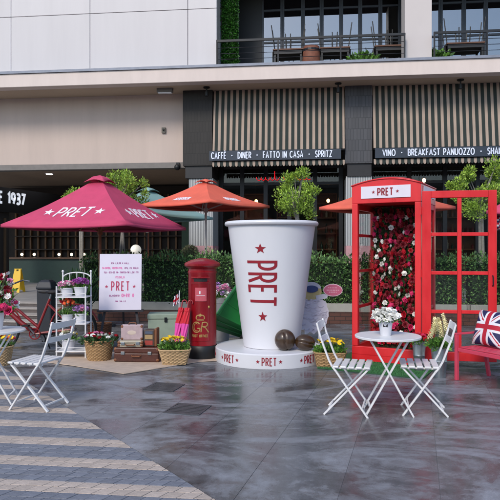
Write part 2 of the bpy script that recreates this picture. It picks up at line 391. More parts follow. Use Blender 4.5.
def tuft(parent, cx, cy, z0, rx, ry, h, n, size, m=None, name='foliage'):
    P = np.stack([cx+RNG.normal(0, .5, n).clip(-1, 1)*rx, cy+RNG.normal(0, .5, n).clip(-1, 1)*ry, z0+RNG.uniform(0, 1, n)**1.2*h], 1)
    D = np.stack([(P[:, 0]-cx)/max(rx, .01)*.7, (P[:, 1]-cy)/max(ry, .01)*.7, np.full(n, .7)], 1)+RNG.normal(0, .45, (n, 3))
    return cloud_obj(name, *leaf_cloud(P, D, size), m or leaf_g, parent)

# ==================================================================== THE SETTING
# ---- ground
FR = R(-6.2)                                    # direction of the facade
gb = MB(); gb.add([(-400, -400, -.004), (400, -400, -.004), (400, 400, -.004), (-400, 400, -.004)], [(0, 1, 2, 3)])
struct(gb.build('ground', mat('joint_mortar', '6a6b70', .8, var=.2, scale=4)))
BP, BD = (-1.667, 5.62), Vector((1.355, -1.87)).normalized()   # edge between slabs and block paving
BN = (-BD.y, BD.x)                              # points to the slab side
if BN[0] < 0: BN = (-BN[0], -BN[1])
pav = bpy.data.objects.new('pavement', None); C.objects.link(pav); struct(pav)
ga = R(-15.5); gu = (math.cos(ga), math.sin(ga)); gv = (-math.sin(ga), math.cos(ga))
SW, SL = .6, .9
full = None
for i in range(-15, 16):
    for j in range(-2, 18):
        u0 = .142+i*SW; v0 = 5.43+(j-5)*SL+(SL/2 if i % 2 else 0)
        g = .0014
        uv = [(u0+g, v0+g), (u0+SW-g, v0+g), (u0+SW-g, v0+SL-g), (u0+g, v0+SL-g)]
        poly = [(a*gu[0]+b*gv[0], a*gu[1]+b*gv[1]) for a, b in uv]
        cx = sum(p[0] for p in poly)/4; cy = sum(p[1] for p in poly)/4
        if cy < 1.6 or cy > 12.4 or abs(cx) > 2.2+.52*cy: continue
        q = clip(poly, (BP[0]+BN[0]*.003, BP[1]+BN[1]*.003), BN)
        if len(q) < 3: continue
        dz = random.uniform(-.0012, 0)
        if len(q) == 4 and all(abs(a[0]-b[0])+abs(a[1]-b[1]) < 1e-6 for a, b in zip(q, poly)):
            if full is None:
                mb = MB(); mb.b2(0, SW-2*g, 0, SL-2*g, -.0035, 0); o = mb.build('slab', _m['granite'], pav); full = o.data
            else: o = link('slab', full, pav)
            o.location = (poly[0][0], poly[0][1], dz); o.rotation_euler = (0, 0, ga)
        else:
            mb = MB(); mb.prism([(a-cx, b-cy) for a, b in q], lambda x, y, d: (x, y, d), 0, -.0035)
            mb.build('slab', _m['granite'], pav, loc=(cx, cy, dz))
# ---- block paving with pale stripes
blk = bpy.data.objects.new('block_paving', None); C.objects.link(blk); struct(blk)
pv_d = mat('paver_dark', '73767f', .6, var=.18, scale=25, bump=.25, bscale=120, objrand=.12, island=.12)
pv_b = mat('paver_beige', 'b3a498', .65, var=.15, scale=25, bump=.25, bscale=120, objrand=.1, island=.1)
pa = R(-6.5); pu = (math.cos(pa), math.sin(pa)); pvv = (-math.sin(pa), math.cos(pa))
CW, CD, SH = .107, .0866, .04
pieces = []
for j in range(-16, 62):
    v0 = 3.644-CD+j*CD; beige = (j % 5) < 2
    off = (j*SH) % CW + (.03 if j % 2 else 0)
    for i in range(-60, 22):
        u0 = i*CW+off; g = .002
        jit = random.uniform(-.0015, .0015)
        g = .003; uv = [(u0+g, v0+g), (u0+CW-g, v0+g), (u0+CW-g+SH, v0+CD-g), (u0+g+SH, v0+CD-g)]
        poly = [(a*pu[0]+b*pvv[0], a*pu[1]+b*pvv[1]+jit) for a, b in uv]
        cx = sum(p[0] for p in poly)/4; cy = sum(p[1] for p in poly)/4
        if cx < -.5*cy-1.2 or cy < 2.2 or cy > 8.6: continue
        q = clip(poly, (BP[0]-BN[0]*.003, BP[1]-BN[1]*.003), (-BN[0], -BN[1]))
        if len(q) >= 3: pieces.append((q, beige, cx, cy))
def vis(p): return p[3] > 3.58 and abs(p[2]) < .4167*p[3]+.05
order = sorted(pieces, key=lambda p: (not vis(p), p[3]))
rest = MB()
for k, (q, beige, cx, cy) in enumerate(order):
    dz = random.uniform(-.0015, .0005)
    mb = MB() if k < 300 else rest
    n = len(q); ins = [(cx+(a-cx)*.96, cy+(b-cy)*.96) for a, b in q]
    ox, oy = (cx, cy) if k < 300 else (0, 0)
    vv = [(a-ox, b-oy, dz) for a, b in ins]+[(a-ox, b-oy, dz-.002) for a, b in q]+[(a-ox, b-oy, -.0035) for a, b in q]
    ff = [tuple(range(n))]+[(i, (i+1) % n, n+(i+1) % n, n+i) for i in range(n)]+[(n+i, n+(i+1) % n, 2*n+(i+1) % n, 2*n+i) for i in range(n)]
    mb.add(vv, ff, 0 if (k < 300 or not beige) else 1)
    if k < 300: mb.build('paver', pv_b if beige else pv_d, blk, loc=(cx, cy, 0))
bed = MB(); k_ = 9.0
bed.prism([(BP[0]-BD.x*6-BN[0]*.004, BP[1]-BD.y*6-BN[1]*.004), (BP[0]+BD.x*6-BN[0]*.004, BP[1]+BD.y*6-BN[1]*.004), (BP[0]+BD.x*6-BN[0]*k_, BP[1]+BD.y*6-BN[1]*k_), (BP[0]-BD.x*6-BN[0]*k_, BP[1]-BD.y*6-BN[1]*k_)], lambda x, y, d: (x, y, d), -.0039, -.0033)
bed.build('sand_bed', mat('joint_sand', '3d3f46', .9, var=.2, scale=10), blk)
o = rest.build('paver_field', [pv_d, pv_b], blk); o['kind'] = 'stuff'
# ---- beige stone patch under the luggage
bp_ = MB(); bp_.prism([(-1.518, 7.23), (-.673, 8.02), (-.42, 8.1), (-.42, 8.75), (-2.6, 8.75), (-2.75, 8.0), (-2.302, 7.76)], lambda x, y, d: (x, y, d), .004, .012)
struct(bp_.build('stone_paving', mat('beige_stone', 'c2ad9a', .7, var=.12, scale=9, bump=.2, bscale=80)))
# ---- drain grates
for nm, (gx, gy), lab in (('a', (-.94, 6.57), 'dark slotted drain grate in the paving, farther of two near the post box'), ('b', (-.585, 5.65), 'dark slotted drain grate in the paving, nearer of two')):
    t = thing('drain_grate', lab, 'drain grate', (gx, gy, 0), R(-15.5), 'drain grates in the slabs')
    MB().b2(-.16, .16, -.16, .16, .0015, .003).build('recess', black, t)
    mb = MB()
    for s in (-1, 1): mb.b2(-.175, .175, s*.168-.008, s*.168+.008, .0016, .007); mb.b2(s*.168-.008, s*.168+.008, -.159, .159, .0016, .007)
    mb.build('frame', mat('cast_iron', '606166', .45, .6, var=.2), t)
    for k in range(7): MB().b2(-.158, .158, -.15+k*.046, -.128+k*.046, .0032, .0065).build('grate_bar', _m['cast_iron'], t)

# ---- the building, in the facade's own frame
BO = (0, 15.8, 0)
def broot(name, label, cat, u=0, v=0, z=0, group=None):
    c, s = math.cos(FR), math.sin(FR)
    return thing(name, label, cat, (BO[0]+u*c-v*s, BO[1]+u*s+v*c, z), FR, group)
PZ = .4                                          # level of the raised terrace
plaster = mat('plaster', 'bfaea4', .85, var=.06, scale=2.5, zs=.12, bump=.08, bscale=40)
panelm = mat('wall_panel', 'c6c2c3', .6, var=.035, scale=2.2, objrand=.025, zs=.1)
steel = mat('dark_steel', '1c1e22', .45, .3, var=.15)
flash = mat('lead_flashing', '7d828e', .55, .3)
pt = MB().b2(-14, 14, -3.3, 10, 0, PZ).build('raised_terrace', mat('terrace_paving', '8d8a86', .6, var=.2, scale=2), None, loc=BO, rz=FR); struct(pt)
rw = MB().b2(-3.35, 14, -3.42, -3.302, 0, .24).build('retaining_wall', grid_mat('brown_brick', '5a3a30', '2f2622', .22, .075, .006, .8), None, loc=BO, rz=FR)
tag(rw, 'low brown brick wall under the row of hedge planters', 'wall')
st = broot('steps', 'broad grey stone steps leading up at the left behind the bicycle', 'steps')
sm = mat('step_stone', 'a8a19a', .6, var=.2, scale=3, bump=.1); smd = mat('step_riser', '5b5350', .7, var=.2)
for k in range(5):
    MB().b2(-10, -3.36, -3.302-.42*(5-k), -3.302, .002+.08*k, .06+.08*k).build('riser', smd, st)
    MB().b2(-10, -3.36, -3.302-.42*(5-k)-.02, -3.304-.42*(4-k)+(-.02 if k < 4 else 0), .061+.08*k, .08+.08*k).build('tread', sm, st)

b = broot('building', 'pale panelled shopping building with deep ledge above dark ground floor shops', 'building')
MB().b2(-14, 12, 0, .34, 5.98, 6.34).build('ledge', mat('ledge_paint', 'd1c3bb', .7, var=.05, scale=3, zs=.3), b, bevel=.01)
MB().b2(-14, 12, -.04, .34, 6.343, 6.41).build('ledge_flashing', flash, b)
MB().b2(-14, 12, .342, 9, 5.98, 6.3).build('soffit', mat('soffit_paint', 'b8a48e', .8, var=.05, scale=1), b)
# upper panelled wall at the left, each panel apart
uw = MB().b2(-14, -.94, .4, .9, 6.301, 11.5).build('upper_wall', mat('panel_gap', 'a09a96', .8), b)
us = [-14, -11.4, -9.1, -6.8, -4.5, -1.74, -.94]
for a, c_ in zip(us[:-1], us[1:]):
    for z0, z1 in ((6.415, 8.05), (8.05, 9.7), (9.7, 11.5)):
        MB().b2(a+.007, c_-.007, .345, .398, z0+.007, z1-.007).build('panel', panelm, uw, bevel=.006)
# terrace: floor is the ledge slab; column, ceiling, back
for (a, c_) in ((4.04, 4.73), (8.8, 9.5)): MB().b2(a, c_, .345, 1.0, 6.301, 11.5).build('pillar', mat('pillar_paint', 'c4bcb9', .7, var=.03, scale=1), b, bevel=.01)
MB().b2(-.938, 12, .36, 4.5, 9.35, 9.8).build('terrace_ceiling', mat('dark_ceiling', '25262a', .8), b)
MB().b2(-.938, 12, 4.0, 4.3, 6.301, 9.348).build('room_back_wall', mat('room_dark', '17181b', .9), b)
MB().b2(-.938, 12, .9, 3.998, 6.301, 6.37).build('terrace_floor', mat('deck', '6a665f', .8, var=.2), b)
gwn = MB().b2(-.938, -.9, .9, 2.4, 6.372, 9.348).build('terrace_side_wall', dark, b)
# terrace windows: frame + panes
sky_glass = glass_mat('reflective_glass', (.35, .4, .42), .26, .015)
wu = [.1, .72, 1.34, 1.9, 2.48, 3.04, 3.63, 4.21, 4.8, 5.37, 6.03, 6.65, 7.3, 7.95, 8.6, 9.3]
for a, c_ in zip(wu[:-1], wu[1:]):
    w = MB()
    for x in (a, c_-.06): w.b2(x+.002, x+.058, 2.4, 2.5, 6.372, 9.348)
    for z in (6.372, 7.75, 8.72, 9.29): w.b2(a+.059, c_-.061, 2.41, 2.49, z, z+.055)
    wo_ = w.build('window_frame', mat('window_steel', '2c3138', .4, .3), b)
    tl = R(random.uniform(-.5, .5))
    for z0, z1 in ((6.43, 7.75), (7.807, 8.72), (8.777, 9.29)):
        m = MB(); m.b2(a+.06, c_-.062, 2.44, 2.452, z0, z1); m.build('pane', sky_glass, wo_)
MB().b2(-.898, .098, 2.4, 2.5, 6.372, 9.348).build('dark_panel', mat('panel_black', '14161a', .5), b)
# lower wall, recessed under the soffit
lw = MB(); lw.b2(-14, -2.0, 1.2, 1.5, 4.02, 5.978); lw.build('lower_wall', plaster, b)
MB().b2(-14, -2.0, 1.502, 9, 3.98, 4.2).build('arcade_ceiling', mat('arcade_ceiling', 'a08c79', .8, var=.05), b)
MB().b2(-14, -2.0, 1.19, 1.5, 3.86, 4.018).build('wall_trim', mat('grey_trim', '77726e', .7), b)
tile_d = grid_mat('dark_tile', '221f1d', '1d1b1a', .09, .3, .006, .65); tile_g = grid_mat('grey_tile', '46474b', '35363a', .09, .3, .006, .65)
ribs = grid_mat('white_ribs', 'b9bab8', '76787a', .045, 40, .012, .5, .05)
pinkm = mat('pink_plinth', 'b98d90', .7, var=.1)
def column(u0, u1, tm, inset):
    c_ = MB().b2(u0, u1, .85, 1.9, 3.86, 5.978).build('column', tm, b, bevel=.006)
    MB().b2(u0+.06, u1-.02, .9, 1.9, 3.52, 3.858).build('column_band', mat('band_black', '1d1c1e', .5), c_)
    MB().b2(u0+inset, u1-.0, .95, 1.9, 1.62, 3.518).build('column_cladding', ribs, c_)
    MB().b2(u0+inset, u1-.0, .94, 1.9, PZ, 1.618).build('column_plinth', pinkm, c_)
column(-1.99, -1.15, tile_d, .15); column(2.52, 3.25, tile_g, .03); column(7.2, 7.95, tile_g, .03)
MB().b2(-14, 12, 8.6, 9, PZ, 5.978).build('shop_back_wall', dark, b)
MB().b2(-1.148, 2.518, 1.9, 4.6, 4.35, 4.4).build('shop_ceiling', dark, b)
# glazed shop fronts
clear = glass_mat('shop_glass', (.7, .72, .71), .0, .02)
fr_m = mat('shop_frame', '151517', .4, .2)
def shopfront(us_, v, name):
    sf = MB()
    sf.b2(us_[0], us_[-1], v-.04, v+.06, 3.9, 5.978); sf.b2(us_[0], us_[-1], v-.03, v+.05, 3.42, 3.5); sf.b2(us_[0], us_[-1], v-.03, v+.05, PZ, PZ+.12)
    for x in us_: sf.b2(x-.06, x+.06, v-.05, v+.07, PZ, 3.898)
    so_ = sf.build(name, fr_m, b)
    for a, c_ in zip(us_[:-1], us_[1:]):
        MB().b2(a+.062, c_-.062, v, v+.012, PZ+.122, 3.418).build('pane', clear, so_)
        MB().b2(a+.062, c_-.062, v, v+.012, 3.502, 3.898).build('transom_pane', clear, so_)
shopfront([-1.08, -.45, .25, .95, 1.7, 2.45], 2.0, 'shop_front')
shopfront([3.32, 4.4, 5.4, 6.3, 7.13], 2.0, 'shop_front')
# shop interior fittings: timber shelving and counters seen through the glass
wood_i = mat('warm_wood', '7a4a26', .5, var=.2, scale=8); cream_i = mat('cream_board', 'a59c86', .7)
for k, (u0, u1, v) in enumerate(((-.9, .2, 3.4), (.5, 1.2, 3.2), (1.5, 2.4, 3.5), (3.5, 4.5, 3.3), (4.8, 6.9, 3.6))):
    mb = MB(); mb.b2(u0, u1, v+.3, v+.34, PZ, 3.3)
    for z in (.9, 1.5, 2.0, 2.5, 2.95, 3.26): mb.b2(u0, u1, v, v+.299, z, z+.04)
    for x in (u0, u1-.04): mb.b2(x, x+.04, v+.0, v+.299, PZ, 3.3)
    t = broot('shelf_unit', ['dark timber shelves inside the shop left of the giant cup', 'timber shelves inside the shop right above the giant cup', 'timber shelves behind glass between small tree and grey column', 'timber shelves behind glass just right of the grey column', 'long timber shelves behind glass at the far right'][k], 'shelf', 0, 0, 0, 'shelves inside the shops')
    mb.build('shelving', wood_i, t)
    for i in range(int((u1-u0)/.16)):
        for z in (1.54, 2.04, 2.54):
            if random.random() < .7:
                h = random.uniform(.15, .32); x = u0+.1+i*.155
                MB().lathe([(.04, 0), (.045, h*.6), (.018, h*.75), (.018, h)], 8, (x, v+.12, z)).build('bottle', random.choice([mat('amber', '8a4a18', .3), mat('bottle_green', '22402a', .3), cream_i, mat('jar_red', '7d1d16', .4)]), t, True)
# hanging lamps inside (lit)
warm = mat('lamp_glow', 'ffc27a', .5, emit=9)
for k, (u, v, z, lab) in enumerate(((-.1, 2.7, 3.0, 'small lit pendant lamp inside shop left above the cup'), (2.1, 2.7, 3.0, 'small lit pendant lamp behind glass beside the small tree'), (4.75, 1.6, 3.46, 'small lit amber lamp hanging under the right awning'), (4.3, 2.8, 2.9, 'small lit pendant lamp inside shop right of the phone box'), (6.0, 2.8, 2.9, 'small lit pendant lamp inside the shop at far right'))):
    t = broot('pendant_lamp', lab, 'lamp', u, v, 0, 'pendant lamps of the shops')
    MB().ell((0, 0, z), (.05, .05, .06), 10, 6).build('bulb', warm, t, True)
    top = 4.35 if v > 2 else 5.98
    MB().tube([(0, 0, z+.055), (0, 0, top)], .006, 5).build('cord', black, t)
# ---- awnings + signs
aw_m = stripes('awning_cloth', 'aa9788', '27302d', .163, .45)
def awning(u0, u1, lab):
    t = broot('awning', lab, 'awning', 0, 0, 0, 'striped awnings over the shop fronts')
    mb = MB(); n = int((u1-u0)/.0815)
    xs = [u0+(u1-u0)*i/n for i in range(n+1)]
    for k in range(len(xs)-1):
        a, c_ = xs[k], xs[k+1]
        vt, vb = .95, .72
        p = [(a, vt, 5.975), (c_, vt, 5.975), (c_, vb, 4.25), (a, vb, 4.25)]
        mb.add(p+[(x, y+.006, z) for x, y, z in p], [(0, 1, 2, 3), (7, 6, 5, 4)])
    mb.build('canopy', aw_m, t)
    mb = MB(); per = .163; k = math.floor(u0/per)
    x = u0
    while x < u1-.02:
        e = min((math.floor(x/(per/2)+1e-4)+1)*per/2, u1); w = e-x
        poly = [(x, 3.935)]+[(x+w/2-w/2*math.cos(math.pi*i/6), 3.86-.07*math.sin(math.pi*i/6)) for i in range(7)]+[(e, 3.935)]
        mb.prism(poly, lambda px, py, d: (px, d, py), .66, .666); x = e
    mb.build('valance', aw_m, t)
    mb = MB()
    for x in (u0+.04, (u0+u1)/2, u1-.04): mb.tube([(x, .95, 4.6), (x, .73, 4.22)], .015, 6)
    mb.tube([(u0, .73, 4.22), (u1, .73, 4.22)], .02, 6); mb.build('frame', steel, t, True)
awning(-1.12, 2.5, 'cream and dark green striped awning over the shop behind the cup')
awning(3.27, 7.18, 'cream and dark green striped awning above the phone box at right')
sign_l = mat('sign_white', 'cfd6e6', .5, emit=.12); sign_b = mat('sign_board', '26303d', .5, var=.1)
def sign(u0, u1, words, x0, x1, lab, cond):
    t = broot('shop_sign', lab, 'sign', 0, 0, 0, 'letter signs under the awnings')
    MB().b2(u0, u1, .6, .68, 3.955, 4.225).build('board', sign_b, t, bevel=.004)
    fn = lambda x, y, d: (x, d, y)
    hh, lg = .165, .2; gap = .34; ng = sum(len(w)-1 for w in words); sg_ = sum(G[c][0] for w in words for c in w)
    cond = ((x1-x0-gap*(len(words)-1))/hh-lg*ng)/sg_; x = x0
    for i, w in enumerate(words):
        xw = x
        for wd in w.split(' '):
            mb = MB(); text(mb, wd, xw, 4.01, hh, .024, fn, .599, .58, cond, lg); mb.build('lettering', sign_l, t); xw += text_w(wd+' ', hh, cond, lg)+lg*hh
        x += text_w(w, hh, cond, lg)
        if i < len(words)-1: MB().lathe([(.018, 0), (.018, .02)], 8).build('dot', sign_l, t).matrix_local = Matrix.Translation((x+gap/2, .599, 4.09)) @ Matrix.Rotation(R(90), 4, 'X')
        x += gap
sign(-1.2, 2.4, ['CAFF\u00c8', 'DINER', 'FATTO IN CASA', 'SPRITZ'], -1.13, 2.15, 'dark sign reading CAFFE DINER FATTO IN CASA SPRITZ', .95)
sign(3.3, 7.15, ['VINO', 'BREAKFAST PANUOZZO', 'SHAKES'], 3.5, 6.72, 'dark sign reading VINO BREAKFAST PANUOZZO SHAK at right', 1.0)
# red neon script behind the glass
nt_ = broot('neon_sign', 'red neon script glowing in the dark shop window above the cup', 'neon sign')
pts = []
for i in range(61):
    t = i/60; x = -.05+1.6*t; y = 3.6+.05*math.sin(t*75)+(.17 if .34 < t < .37 or .71 < t < .74 else 0)
    pts.append((x+.03*math.cos(t*75), 1.93, y))
mb = MB(); mb.tube(pts[:28], .008, 6); mb.tube(pts[31:], .008, 6)
mb.build('tube', mat('neon_red', 'e0141e', .4, emit=.8), nt_, True)
mb = MB()
for x in (.1, .6, 1.0, 1.45): mb.tube([(x, 1.935, 3.6), (x, 1.972, 3.6)], .01, 5)
mb.build('bracket', black, nt_)
# soffit spots, conduit, light box, cameras
for k, u in enumerate((-1.26, 2.32, 5.5)):
    t = broot('soffit_spotlight', ['black soffit spotlight above the dark tiled column', 'black soffit spotlight left of the grey tiled column', 'black soffit spotlight above the right awning'][k], 'spotlight', u, .55, 0, 'spotlights under the ledge')
    MB().lathe([(.09, 0), (.09, -.03)], 12, (0, 0, 5.979)).build('mount', black, t); MB().lathe([(.02, 0), (.02, -.1), (.05, -.1), (.06, -.22)], 12, (0, 0, 5.95)).build('lamp_head', black, t, True)
t = broot('bulkhead_light', 'grey box light fixed under the ledge above plain wall', 'light fixture', -2.44, .6, 0)
MB().b2(-.22, .22, -.08, .08, 5.87, 5.979).build('housing', mat('grey_box', '6b6865', .6), t, bevel=.01); MB().b2(-.19, .19, -.06, .06, 5.845, 5.869).build('diffuser', white_paint, t)
t = broot('wall_sensor', 'small grey sensor box on the plain beige wall', 'sensor', -2.62, 1.2, 0)
MB().b2(-.06, .06, -.06, 0, 4.86, 5.02).build('housing', mat('sensor_grey', '5f5b52', .6), t, bevel=.008); MB().lathe([(.03, 0), (.022, -.05)], 10).build('lens', black, t).matrix_local = Matrix.Translation((0, -.061, 4.95)) @ Matrix.Rotation(R(-90), 4, 'X')
t = broot('dome_camera', 'dark dome camera at the corner of the plain beige wall', 'camera', -2.2, 1.1, 0)
MB().b2(-.05, .05, -.0, .088, 3.9, 4.0).build('bracket', steel, t); MB().ell((0, -.03, 3.86), (.09, .09, .09), 12, 8).build('dome', black, t, True)
# ---- terrace: green wall, railing, tables with upturned chairs, planters
gw = broot('green_wall', 'dense green leafy wall panel on the upper terrace', 'green wall')
MB().b2(-.93, -.42, .96, 1.0, 6.375, 9.34).build('backing', leaf_d, gw)
n = 5200; P = np.stack([RNG.uniform(-.92, -.43, n), RNG.uniform(.92, .97, n), RNG.uniform(6.38, 9.3, n)], 1)
cloud_obj('foliage', *leaf_cloud(P, RNG.normal(0, .6, (n, 3))+np.array([0, -1, -.2]), .075), mat('ivy', '2c5a1f', .5, var=.3, scale=4, island=.4, hue='3c7326'), gw)
def railing(u0, u1, lab):
    t = broot('terrace_railing', lab, 'railing', 0, 0, 0, 'steel railings of the upper terrace')
    MB().b2(u0, u1, .15, .2, 7.06, 7.12).build('top_rail', steel, t)
    for k in range(3): MB().tube([(u0, .175, 6.6+.15*k), (u1, .175, 6.6+.15*k)], .008, 5).build('wire', steel, t)
    n = max(2, int((u1-u0)/1.3))
    for i in range(n+1): x = u0+.02+(u1-u0-.04)*i/n; MB().b2(x-.018, x+.018, .15, .2, 6.411, 7.058).build('post', steel, t)
railing(-.93, 4.03, 'dark steel railing left of the white terrace pillar'); railing(4.74, 8.7, 'dark steel railing right of the white terrace pillar')
tw = mat('table_wood', '5d3c2a', .6, var=.25, scale=10); tm_ = mat('chair_black', '17181a', .5)
TF = 6.371
labs = ['wooden terrace table beside the green wall', 'wooden terrace table under the middle windows', 'wooden terrace table left of the white pillar', 'wooden terrace table right of the white pillar']
for k, u in enumerate((1.05, 2.25, 4.45, 5.95)):
    u_ = {0: .95, 1: 2.25, 2: 3.75, 3: 5.75}[k]; hw = .42 if k < 3 else .5
    t = broot('terrace_table', labs[k], 'table', u_, 1.35, TF, 'tables on the upper terrace')
    MB().b2(-hw, hw, -.35, .35, .7, .74).build('table_top', tw, t, bevel=.006)
    MB().b2(-hw+.03, hw-.03, -.32, .32, .6, .698).build('apron', tm_, t)
    for sx in (-1, 1):
        for sy in (-1, 1): MB().b2(sx*(hw-.06)-.025, sx*(hw-.06)+.025, sy*.28-.025, sy*.28+.025, 0, .598).build('leg', tm_, t)
    for sx in (-1, 1):
        c = broot('upturned_chair', 'black chair upturned on '+('left' if sx < 0 else 'right')+' end of '+labs[k].replace('wooden terrace ', '').replace('beside the', 'by').replace('under the', 'under'), 'chair', u_+sx*(hw-.2), 1.35, TF+.741, 'upturned chairs on the terrace tables')
        MB().b2(-.19, .19, -.2, .2, 0, .03).build('seat', tm_, c)
        for ax in (-1, 1):
            for ay in (-1, 1): MB().tube([(ax*.16, ay*.17, .031), (ax*.2+sx*.05, ay*.2, .46+(.42 if ax == sx else 0)*.6)], .014, 6).build('leg', tm_, c)
        MB().bar((-.19*1, .17, .25), (.19, .17, .25), .015, .015).build('stretcher', tm_, c)
        MB().b2(sx*.215-.012, sx*.215+.012, -.18, .18, -.42, -.02).build('backrest', tm_, c)
t = broot('terrace_barrel', 'round brown wooden tub between two terrace tables', 'tub', 1.6, 1.0, TF)
MB().lathe([(.2, 0), (.25, .35), (.22, .75)], 16).build('tub', mat('tub_wood', '7b4b38', .7, var=.25, scale=9), t, True)
mb = MB()
for z, r in ((.12, .225), (.62, .238)): mb.lathe([(r, z), (r+.006, z), (r+.004, z+.05), (r-.002, z+.05)], 16, cap=(False, False))
mb.build('hoop', steel, t)
for k, (u, lab) in enumerate(((3.0, 'low green grass planter on the terrace under the middle windows'), (4.9, 'low green plant beside the white terrace pillar'))):
    t = broot('terrace_planter', lab, 'planter', u, .7, TF+.04 if False else 6.41, 'planters on the upper terrace')
    t.location.z = 6.371
    MB().b2(-.4, .4, .2, .45, 0, .3).build('box', steel, t); tuft(t, 0, .32, .28, .38, .12, .16, 260, .16)

# ---- arcade at the left: counter with lamps, side shop with sign, downlights
t = broot('bar_counter', 'dark green bar counter in the arcade behind the steps', 'counter')
MB().b2(-9.5, -3.9, 3.6, 4.3, PZ, 1.2).build('front', mat('counter_green', '16302a', .5, var=.15), t); MB().b2(-9.55, -3.85, 3.52, 4.35, 1.201, 1.25).build('counter_top', mat('counter_wood', '4a3526', .4), t)
for k, u in enumerate((-8.24, -7.8, -6.92, -6.48, -6.04)):
    g = broot('globe_lamp', ['first', 'second', 'third', 'fourth', 'last'][k]+' small round lit lamp from the left on the green bar counter', 'lamp', u, 3.8, 1.25, 'round lit lamps on the bar counter')
    MB().lathe([(.045, 0), (.045, .015), (.01, .02), (.01, .06)], 10).build('stand', steel, g, True); MB().ell((0, 0, .1), (.046, .046, .046), 12, 8).build('globe', mat('globe_glow', 'ffe3b8', .5, emit=5), g, True)
# timber fins and shelving behind the counter
t = broot('back_bar', 'brown timber fins and dark shelves behind the bar counter', 'bar shelves')
MB().b2(-10, -2.6, 6.4, 6.5, PZ, 3.9).build('backing', dark, t)
for k in range(24): MB().b2(-9.8+k*.3, -9.74+k*.3, 6.3, 6.398, PZ, 3.6).build('fin', mat('fin_wood', '6d4a28', .6, var=.2), t)
for z in (1.5, 2.0, 2.5): MB().b2(-9.7, -2.7, 6.1, 6.298, z, z+.04).build('shelf', mat('shelf_dark', '33241a', .7), t)
t = broot('green_door', 'dark green panel door in the arcade beside ribbed column', 'door')
MB().b2(-3.1, -2.65, 5.6, 5.66, PZ, 2.9).build('leaf', mat('door_green', '1f3f22', .5, var=.15), t, bevel=.01)
MB().ell((-2.72, 5.57, 1.4), (.03, .03, .03), 8, 6).build('handle', gold, t)
# side shop with the year sign, running back into the arcade
p0, p1 = Vector((-8.6, 16.2, 0)), Vector((-6.2, 23.2, 0)); dv = (p1-p0).normalized()
ss = thing('side_shop', 'dark shop front at the far left under the arcade', 'shop', p0, math.atan2(dv.y, dv.x))
Ls = (p1-p0).length
MB().b2(0, 3.0, .02, .2, PZ, 3.42).build('wall', mat('side_shop_dark', '1a1513', .7, var=.2), ss)
for k in range(4): MB().b2(.2+k*.85, .28+k*.85, -.02, .018, PZ, 2.5).build('mullion', mat('side_shop_timber', '4b3722', .6), ss)
sg = thing('year_sign', 'black sign board with white lettering E 1937 at far left', 'sign', p0, math.atan2(dv.y, dv.x))
MB().b2(0, 5.6, -.12, .018, 2.68, 3.45).build('board', mat('sign_black', '0c0c0d', .4), sg)
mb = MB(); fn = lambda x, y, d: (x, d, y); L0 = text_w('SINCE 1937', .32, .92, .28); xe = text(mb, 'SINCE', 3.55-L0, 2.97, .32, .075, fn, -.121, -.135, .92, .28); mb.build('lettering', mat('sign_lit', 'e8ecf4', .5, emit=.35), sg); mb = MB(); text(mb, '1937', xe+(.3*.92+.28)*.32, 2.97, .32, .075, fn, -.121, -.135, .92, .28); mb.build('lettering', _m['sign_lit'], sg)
for k, (u, v) in enumerate(((-6.9, 3.0), (-5.9, 4.6))):
    t = broot('downlight', ['lit ceiling downlight nearest the year sign', 'lit ceiling downlight just left of the crimson parasol'][k], 'downlight', u, v, 3.98, 'downlights in the arcade ceiling')
    MB().lathe([(.14, 0), (.14, -.012)], 16).build('ring', white_metal, t); MB().lathe([(.1, -.0125), (.1, -.016)], 16).build('lens', mat('downlight_glow', 'f3f0ff', .5, emit=30), t)
# yellow wet-floor stand and dark bin
t = broot('floor_sign', 'yellow folding wet floor stand at the top of the steps', 'floor sign', -6.0, -.8, PZ)
mb = MB()
for s, nm in ((-1, 'front_panel'), (1, 'rear_panel')):
    mb = MB(); mb.prism([(-.12, 0), (-.05, 0), (-.04, .05), (.04, .05), (.05, 0), (.12, 0), (.1, .45), (.08, .6), (.03, .6), (.03, .55), (-.03, .55), (-.03, .6), (-.08, .6), (-.1, .45)],
        lambda x, y, d: (x, s*(.16-.25*y)+d, y), 0, s*.012); mb.build(nm, mat('safety_yellow', 'd7ac12', .5, var=.06), t)
mb = MB(); mb.tube([(-.1, 0, .6), (.1, 0, .6)], .012, 6); mb.build('hinge', _m['safety_yellow'], t)
t = thing('litter_bin', 'dark grey litter bin at the right end of the steps', 'bin', (-3.62, 10.7, 0), FR)
mb = MB(); mb.lathe([(.15, 0), (.18, .03), (.19, .8)], 4, (0, 0, 0)); mb.build('body', mat('bin_grey', '24272d', .55, var=.15), t, bevel=.02, rz=R(45)); MB().lathe([(.2, .801), (.205, .84), (.16, .93), (.1, .97)], 4).build('lid', _m['bin_grey'], t, bevel=.015, rz=R(45))

# ---- unseen building added behind the viewer to darken reflections in the glass
t = thing('reflection_backdrop', 'unseen plain grey building added behind the viewer to darken window reflections', 'building', (0, -34, 0), R(-4))
MB().b2(-45, 45, -8, 0, 0, 8.6).build('wall', mat('backdrop_wall', '6f6b68', .8, var=.1, scale=.4), t)
MB().b2(-45.2, 45.2, -8.2, .25, 8.6, 9.1).build('parapet', mat('backdrop_trim', '8a8683', .8), t)
for i in range(22):
    for z in (.6, 4.6):
        MB().b2(-43+i*4, -40.4+i*4, .0, .05, z, z+2.6).build('window', mat('backdrop_window', '23272c', .2), t)

